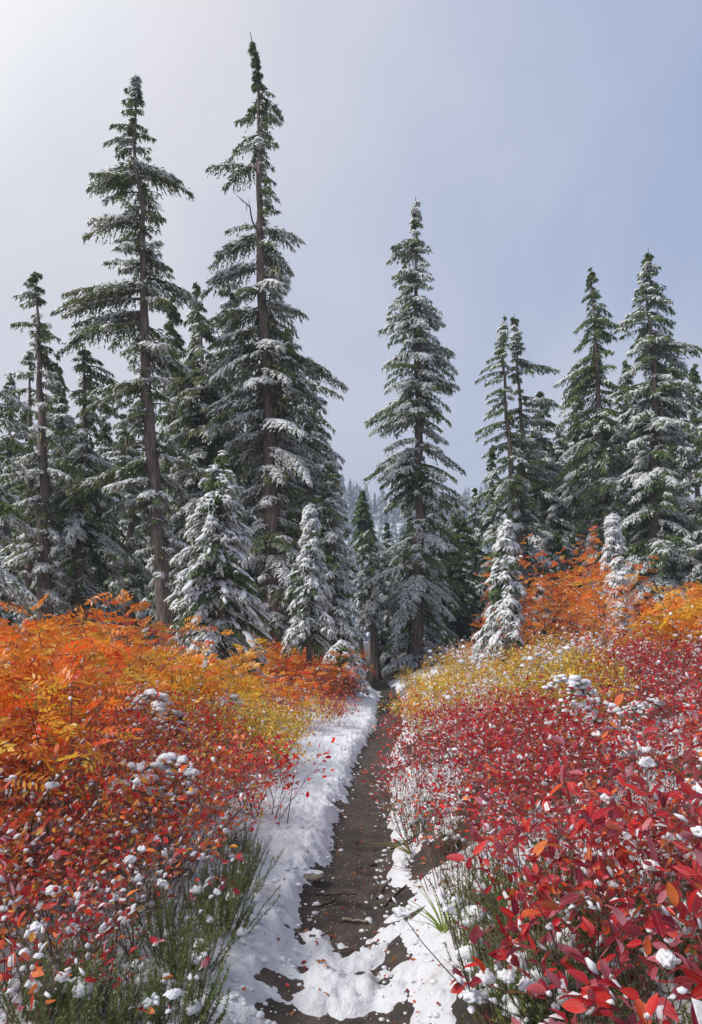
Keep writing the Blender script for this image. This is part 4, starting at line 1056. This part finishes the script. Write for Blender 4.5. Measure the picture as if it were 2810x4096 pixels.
# heather shoots standing out against the snow at lower right
for i, (x, y, n, h, lb) in enumerate(((.26, 1.95, 3, .26, 'few tall green heather shoots standing alone against the snow'), (.50, 1.78, 26, .30, 'heather cushion at the bottom edge left of the near huckleberries'),
                                      (.78, 1.62, 30, .30, 'bright green heather cushion in snow below the near huckleberries'), (.60, 2.15, 34, .30, 'dark stemmed heather cushion under the leaning huckleberry'),
                                      (.42, 1.62, 10, .22, 'heather shoots at the bottom edge right of the path'), (1.0, 1.85, 24, .34, 'heather cushion beneath the big scarlet leaves'))):
    o = make_heather('heather', lb, None, 700 + i, n=n, h=h, nd=.016, fine=True, snowk=5 if n > 12 else 0, spread=.5 if n < 12 else .8)
    o.location = (x, y, float(ground(x, y)) + .02); del_ = o
for i, (x, y, lb) in enumerate(((-.62, 2.35, 'heather cushion at the snow edge lowest on the left'), (-.80, 2.10, 'heather cushion at the bottom edge on the left'), (-.66, 2.75, 'heather cushion midway along the left snow edge'),
                                (-.60, 3.15, 'wispy heather cushion leaning over the left snow shoulder'), (-1.05, 2.30, 'heather cushion below the lower left huckleberries'), (-.64, 3.55, 'furthest heather cushion on the left snow shoulder'))):
    o = make_heather('heather', lb, None, 720 + i, n=60, h=.32, nd=.017, fine=True, snowk=6, lean=(.25, 0)); o.location = (x, y, float(ground(x, y)) + .02)

# ------------------------------------------------------------------ bent saplings loaded with snow
def sapling(label, x, y, H, seed, lean, nb=7, zoff=0, sc=1.0):
    r = np.random.default_rng(seed); z = float(ground(x, y)) + zoff; root = thing('hemlock_sapling', label, 'sapling', (x, y, z))
    t = np.linspace(0, 1, 9); C = np.stack([lean * t ** 2 * H, r.normal(0, .01, 9), H * (t - .25 * t ** 3)], 1)
    V, T = polytube(C, .014 * (1 - t * .8) + .003, 6); put('trunk', V, T, BARK, root, smooth=True)
    O, D, S, ps, seg = [], [], [], [], []
    for k in range(nb):
        tb = .35 + .65 * k / (nb - 1); b = np.array([np.interp(tb, t, C[:, j]) for j in range(3)]); a = r.random() * 6.28 if k < nb - 1 else (0 if lean > 0 else pi)
        Lr = H * (.42 * (1.15 - tb) + .12) * r.uniform(.8, 1.3); pr = b
        for i in range(1, 9):
            q = i / 8; p = b + np.array([cos(a) * Lr * q, sin(a) * Lr * q, Lr * (.12 * q - .75 * q * q)])
            seg.append((pr, p, .005 * (1.1 - q), .004 * (1.1 - q)))
            for _ in range(26):
                O.append(pr + (p - pr) * r.random()); v = r.normal(0, 1, 3); v[2] -= .4; D.append(v + np.array([cos(a), sin(a), -.3])); S.append(.022 * r.uniform(.7, 1.3))
            Vb, Tb = blob(1, int(r.integers(1000)), .7, .8, 2.6); s = (.018 + .032 * r.random() ** 1.3) * (1.15 - .4 * q) * sc
            for _ in range(3):
                if r.random() < .7: ps.append((Vb * np.array([1.3, 1.1, 1.0]) * s * r.uniform(.35, .85) + p + r.normal(0, .022, 3) * (1, 1, .4) + np.array([0, 0, .012]), Tb))
            pr = p
    A = list(zip(*seg)); V, T = tubes(A[0], A[1], A[2], A[3], 4); put('limb', V, T, BARK, root)['kind'] = 'stuff'
    O, D, S = np.array(O), np.array(D), np.array(S)
    V, T = scatter(np.array([[0, -.12, 0], [0, .12, 0], [1, 0, 0]]), np.array([[0, 2, 1]]), frames(D, r.random(len(S)) * 6, S), O); put('crown', V, T, NEEDLE_FIR, root)
    V, T = join(ps); put('snow_pad', V, T, SNOW, root, smooth=True)['kind'] = 'stuff'
def gp(u, v, y): return (u / 2.2707 - 351) / F * y
sapling('snow bowed sapling sticking out of the crimson slope in front of the orange rowan', gp(1362, 0, 5.0), 5.0, .80, 1, -.30, zoff=.05, nb=9)
sapling('low snow covered sapling branch right of the bowed sapling', gp(1420, 0, 5.3), 5.3, .55, 2, .3)
sapling('arched snowy sapling among the shrubs in the left thicket', gp(230, 0, 4.0), 4.0, .78, 3, .5, nb=10)
sapling('snowy sapling left of the leaning fir trunk, half hidden by yellow leaves', gp(395, 0, 6.4), 6.4, .95, 4, -.2, nb=11, sc=1.3)
sapling('small snow capped sapling near the foot of the leaning fir', gp(470, 0, 8.0), 8.0, .75, 5, .3, nb=9, sc=1.4)

# ------------------------------------------------------------------ things lying on the path
def onp(u, v):
    """ground point seen at overview pixel (u, v)"""
    y = 3.0
    for _ in range(40):
        x = (u / 2.2707 - 351) / F * y; z = float(ground(x, y)) + max(0.0, float(thick(np.array(x), np.array(y)))) 
        y = y * .5 + .5 * ((CAM_H - z) * F / (v / 2.2707 - 640))
    return np.array([(u / 2.2707 - 351) / F * y, y, float(ground((u / 2.2707 - 351) / F * y, y)) + max(0.0, float(thick(np.array((u / 2.2707 - 351) / F * y), np.array(y))))])
def zq(a, b): return ((1000 + a / 1.553) / 2810 * 1594, (2600 + b / 1.553) / 2810 * 1594)
def stick(label, pts, r, m=DTWIG):
    P = np.array([onp(*zq(*p)) for p in pts]); P[:, 2] += r * .9
    t = np.linspace(0, 1, 12); s = np.linspace(0, 1, len(P)); Q = np.stack([np.interp(t, s, P[:, j]) for j in range(3)], 1)
    c = Q[0].copy(); Q = Q - c; Q[:, 2] += np.abs(np.sin(t * 7)) * r * .6
    V, T = polytube(Q, r * (1.1 - .5 * t) * (1 + .15 * np.sin(t * 23)), 6); o = put('stick', V, T, m, smooth=True); o.location = c; tag(o, label, 'stick'); return o
stick('long thin black stick lying across the wet path', [(410, 1522), (480, 1530), (560, 1524), (668, 1526)], .006)
stick('short dark stick left of the path centre below the long one', [(440, 1600), (490, 1585), (515, 1570)], .007)
stick('bleached flat root poking out of the snow in the lower path', [(575, 1690), (650, 1700), (735, 1706)], .011, ROCK)
stick('curved root on the right path edge', [(790, 1555), (830, 1490), (880, 1420)], .010)
stick('second curved root reaching down the right bank', [(830, 1610), (900, 1540), (975, 1475)], .009)
stick('dark branch end sticking out of the right bank', [(880, 1245), (930, 1225), (965, 1208)], .008)
stick('thin twig at the left of the trodden snow', [(370, 1785), (440, 1775), (520, 1760)], .005)
def rock(label, uv, s, seed, m=ROCK, snowcap=False, name='rock'):
    p = onp(*zq(*uv)); V, T = blob(2, seed, .35, .6, 1.2); root = put(name, V * np.array(s), T, m, smooth=False); root.location = tuple(p + np.array([0, 0, s[2] * .2])); tag(root, label, 'rock')
    if snowcap:
        V, T = blob(2, seed + 1, .3, .4, 1.4); put('snow', V * np.array(s) * np.array([1.0, .9, .55]) + np.array([-.02, .02, s[2] * .42]), T, SNOW, root, smooth=True)
rock('brown rock with a snow cap at the left edge of the path', (385, 1425), (.085, .05, .05), 3, snowcap=True)
rock('small black stone in the middle of the wet path', (655, 1200), (.026, .024, .024), 4, SOIL)
rock('tiny stone on the right of the wet path', (775, 1243), (.014, .012, .012), 5, SOIL)
rock('dark lump of earth at the right edge of the path', (745, 1340), (.04, .03, .03), 6, SOIL, name='earth_lump')
# pebbles and grit on the soil: nobody could count them
r3 = np.random.default_rng(8); n = 2600; yy = 2.4 * (9 / 2.4) ** r3.random(n); xx = pathx(yy) + r3.normal(0, .16, n)
zz = ground(xx, yy); ok = thick(xx, yy) < .004; xx, yy, zz = xx[ok], yy[ok], zz[ok]; n = len(xx)
M = frames(r3.normal(0, 1, (n, 3)) * (1, 1, .2), r3.random(n), .0025 + .007 * r3.random(n) ** 3)
V, T = scatter(ICO[0][0] * np.array([1, .8, .6]), ICO[0][1], M, np.stack([xx, yy, zz + .001], 1)); o = put('grit', V, T, ROCK); o['kind'] = 'stuff'; o['label'] = 'grit and small pebbles on the wet path'; o['category'] = 'gravel'
# crumbs of snow kicked onto the path
n = 900; yy = 2.4 * (9 / 2.4) ** r3.random(n); xx = pathx(yy) + r3.uniform(-.40, .42, n) ; zz = ground(xx, yy) + np.maximum(0, thick(xx, yy))
keep = (np.abs(xx - pathx(yy)) > .10 + .05 * r3.random(n)); xx, yy, zz = xx[keep], yy[keep], zz[keep]; n = len(xx)
ps = []
for i in range(n):
    Vb, Tb = blob(0, i % 17, .4, .6); ps.append((Vb * (.006 + .020 * r3.random() ** 3) + np.array([xx[i], yy[i], zz[i] + .002]), Tb))
V, T = join(ps); o = put('snow_crumbs', V, T, SNOW, smooth=True); o['kind'] = 'stuff'; o['label'] = 'crumbs of snow scattered on the path'; o['category'] = 'snow'
# fallen leaves
n = 420; yy = 2.3 * (8 / 2.3) ** r3.random(n); xx = pathx(yy) + np.where(r3.random(n) < .45, r3.normal(0, .2, n), r3.uniform(.2, .9, n)); zz = ground(xx, yy) + np.maximum(0, thick(xx, yy))
D = np.stack([r3.normal(0, 1, n), r3.normal(0, 1, n), r3.normal(0, .25, n)], 1); M = frames(D, r3.normal(0, .4, n), .022 + .016 * r3.random(n))
V, T = scatter(LV, LT, M, np.stack([xx, yy, zz + .006], 1)); o = put('fallen_leaves', V, T, LEAF, col=np.repeat(tint([(.30, .04, .02), (.42, .16, .06), (.5, .22, .08), (.35, .02, .02), (.22, .10, .06)], n, r3), 7, 0)); o['kind'] = 'stuff'
o['label'] = 'fallen leaves lying along the path and its right bank'; o['category'] = 'leaves'
n = 9000; yy = 2.0 * (12 / 2.0) ** r3.random(n); xx = pathx(yy) + np.where(r3.random(n) < .62, 1, -1) * (.55 + r3.random(n) ** 1.3 * 3.2 * (yy / 6 + .4)); zz = ground(xx, yy) + np.maximum(0, thick(xx, yy))
D = np.stack([r3.normal(0, 1, n), r3.normal(0, 1, n), r3.normal(0, .4, n)], 1); M = frames(D, r3.normal(0, .6, n), .022 + .02 * r3.random(n))
lk = (pathx(yy) - xx < 0) | (pathx(yy) - xx > .95) ; lk &= (thick(xx, yy) < .012) | (r3.random(n) < .25); M, xx, yy, zz = M[lk], xx[lk], yy[lk], zz[lk]; n = len(xx)
V, T = scatter(LV, LT, M, np.stack([xx, yy, zz + .008], 1)); o = put('leaf_litter', V, T, LEAF, col=np.repeat(tint([(.20, .03, .02), (.30, .10, .05), (.32, .14, .07), (.25, .02, .02), (.14, .07, .05)], n, r3), 7, 0)); o['kind'] = 'stuff'
o['label'] = 'brown and red leaf litter under the shrubs'; o['category'] = 'leaves'
# grass tufts
def tuft(label, uv, n, h, m, seed, lean=(0, 0)):
    r = np.random.default_rng(seed); p = onp(*zq(*uv)); root = thing('grass_tuft', label, 'grass', tuple(p))
    for k in range(n):
        a = r.random() * 6.28; t = .15 + .55 * r.random(); d = np.array([cos(a) * t + lean[0], sin(a) * t + lean[1], 1]); hh = h * (.5 + .6 * r.random()); V = []; sd = np.array([-d[1], d[0], 0]) ; sd = sd / (np.linalg.norm(sd) + 1e-6)
        sd = np.array([.8, .3, 0]) if abs(sd[1]) > .9 else sd
        for i in range(7):
            q = i / 6; c = np.array([d[0] * q * hh * (1 + q), d[1] * q * hh * (1 + q), hh * (q - .35 * q * q * t * 2)]) + np.array([cos(a), sin(a), 0]) * .012; wd = .0042 * (1 - q ** 2) + .0004
            V += [c - sd * wd, c + np.array([0, 0, -.0012]), c + sd * wd]
        T = []
        for i in range(6):
            for s in (0, 1): b = i * 3 + s; T += [(b, b + 1, b + 4), (b, b + 4, b + 3)]
        put('blade', np.array(V), np.array(T), m, root, smooth=True)
tuft('fresh green grass tuft in the snow at the right edge of the path', (1205, 1755), 17, .20, GRASS, 1, (-.2, 0))
tuft('yellowing grass tuft hanging down the right bank', (1000, 1270), 22, .15, DRYGRASS, 2, (-.5, -.3))
tuft('small straw coloured grass tuft further up the right bank', (905, 1010), 14, .10, DRYGRASS, 3, (-.4, -.2))

# ------------------------------------------------------------------ the air
import bmesh
bm = bmesh.new(); bmesh.ops.create_cube(bm, size=1)
me = bpy.data.meshes.new('haze'); 
for v in bm.verts: v.co = Vector((v.co.x * 1900, v.co.y * 1500 + 690, -6 + (v.co.z + .5) * 190))
bm.to_mesh(me); bm.free()
hz = bpy.data.objects.new('haze', me); COL.objects.link(hz); hz['kind'] = 'stuff'
hm = bpy.data.materials.new('haze'); hm.use_nodes = True; nt = hm.node_tree
for n_ in list(nt.nodes):
    if n_.type != 'OUTPUT_MATERIAL': nt.nodes.remove(n_)
pv = nt.nodes.new('ShaderNodeVolumePrincipled'); pv.inputs['Color'].default_value = (.66, .79, 1.0, 1); pv.inputs['Density'].default_value = .0012
nt.links.new(pv.outputs[0], nt.nodes['Material Output'].inputs['Volume']); me.materials.append(hm)
tot = sum(len(m.polygons) for m in bpy.data.meshes)
print('POLYS', tot, 'OBJECTS', len(bpy.data.objects))
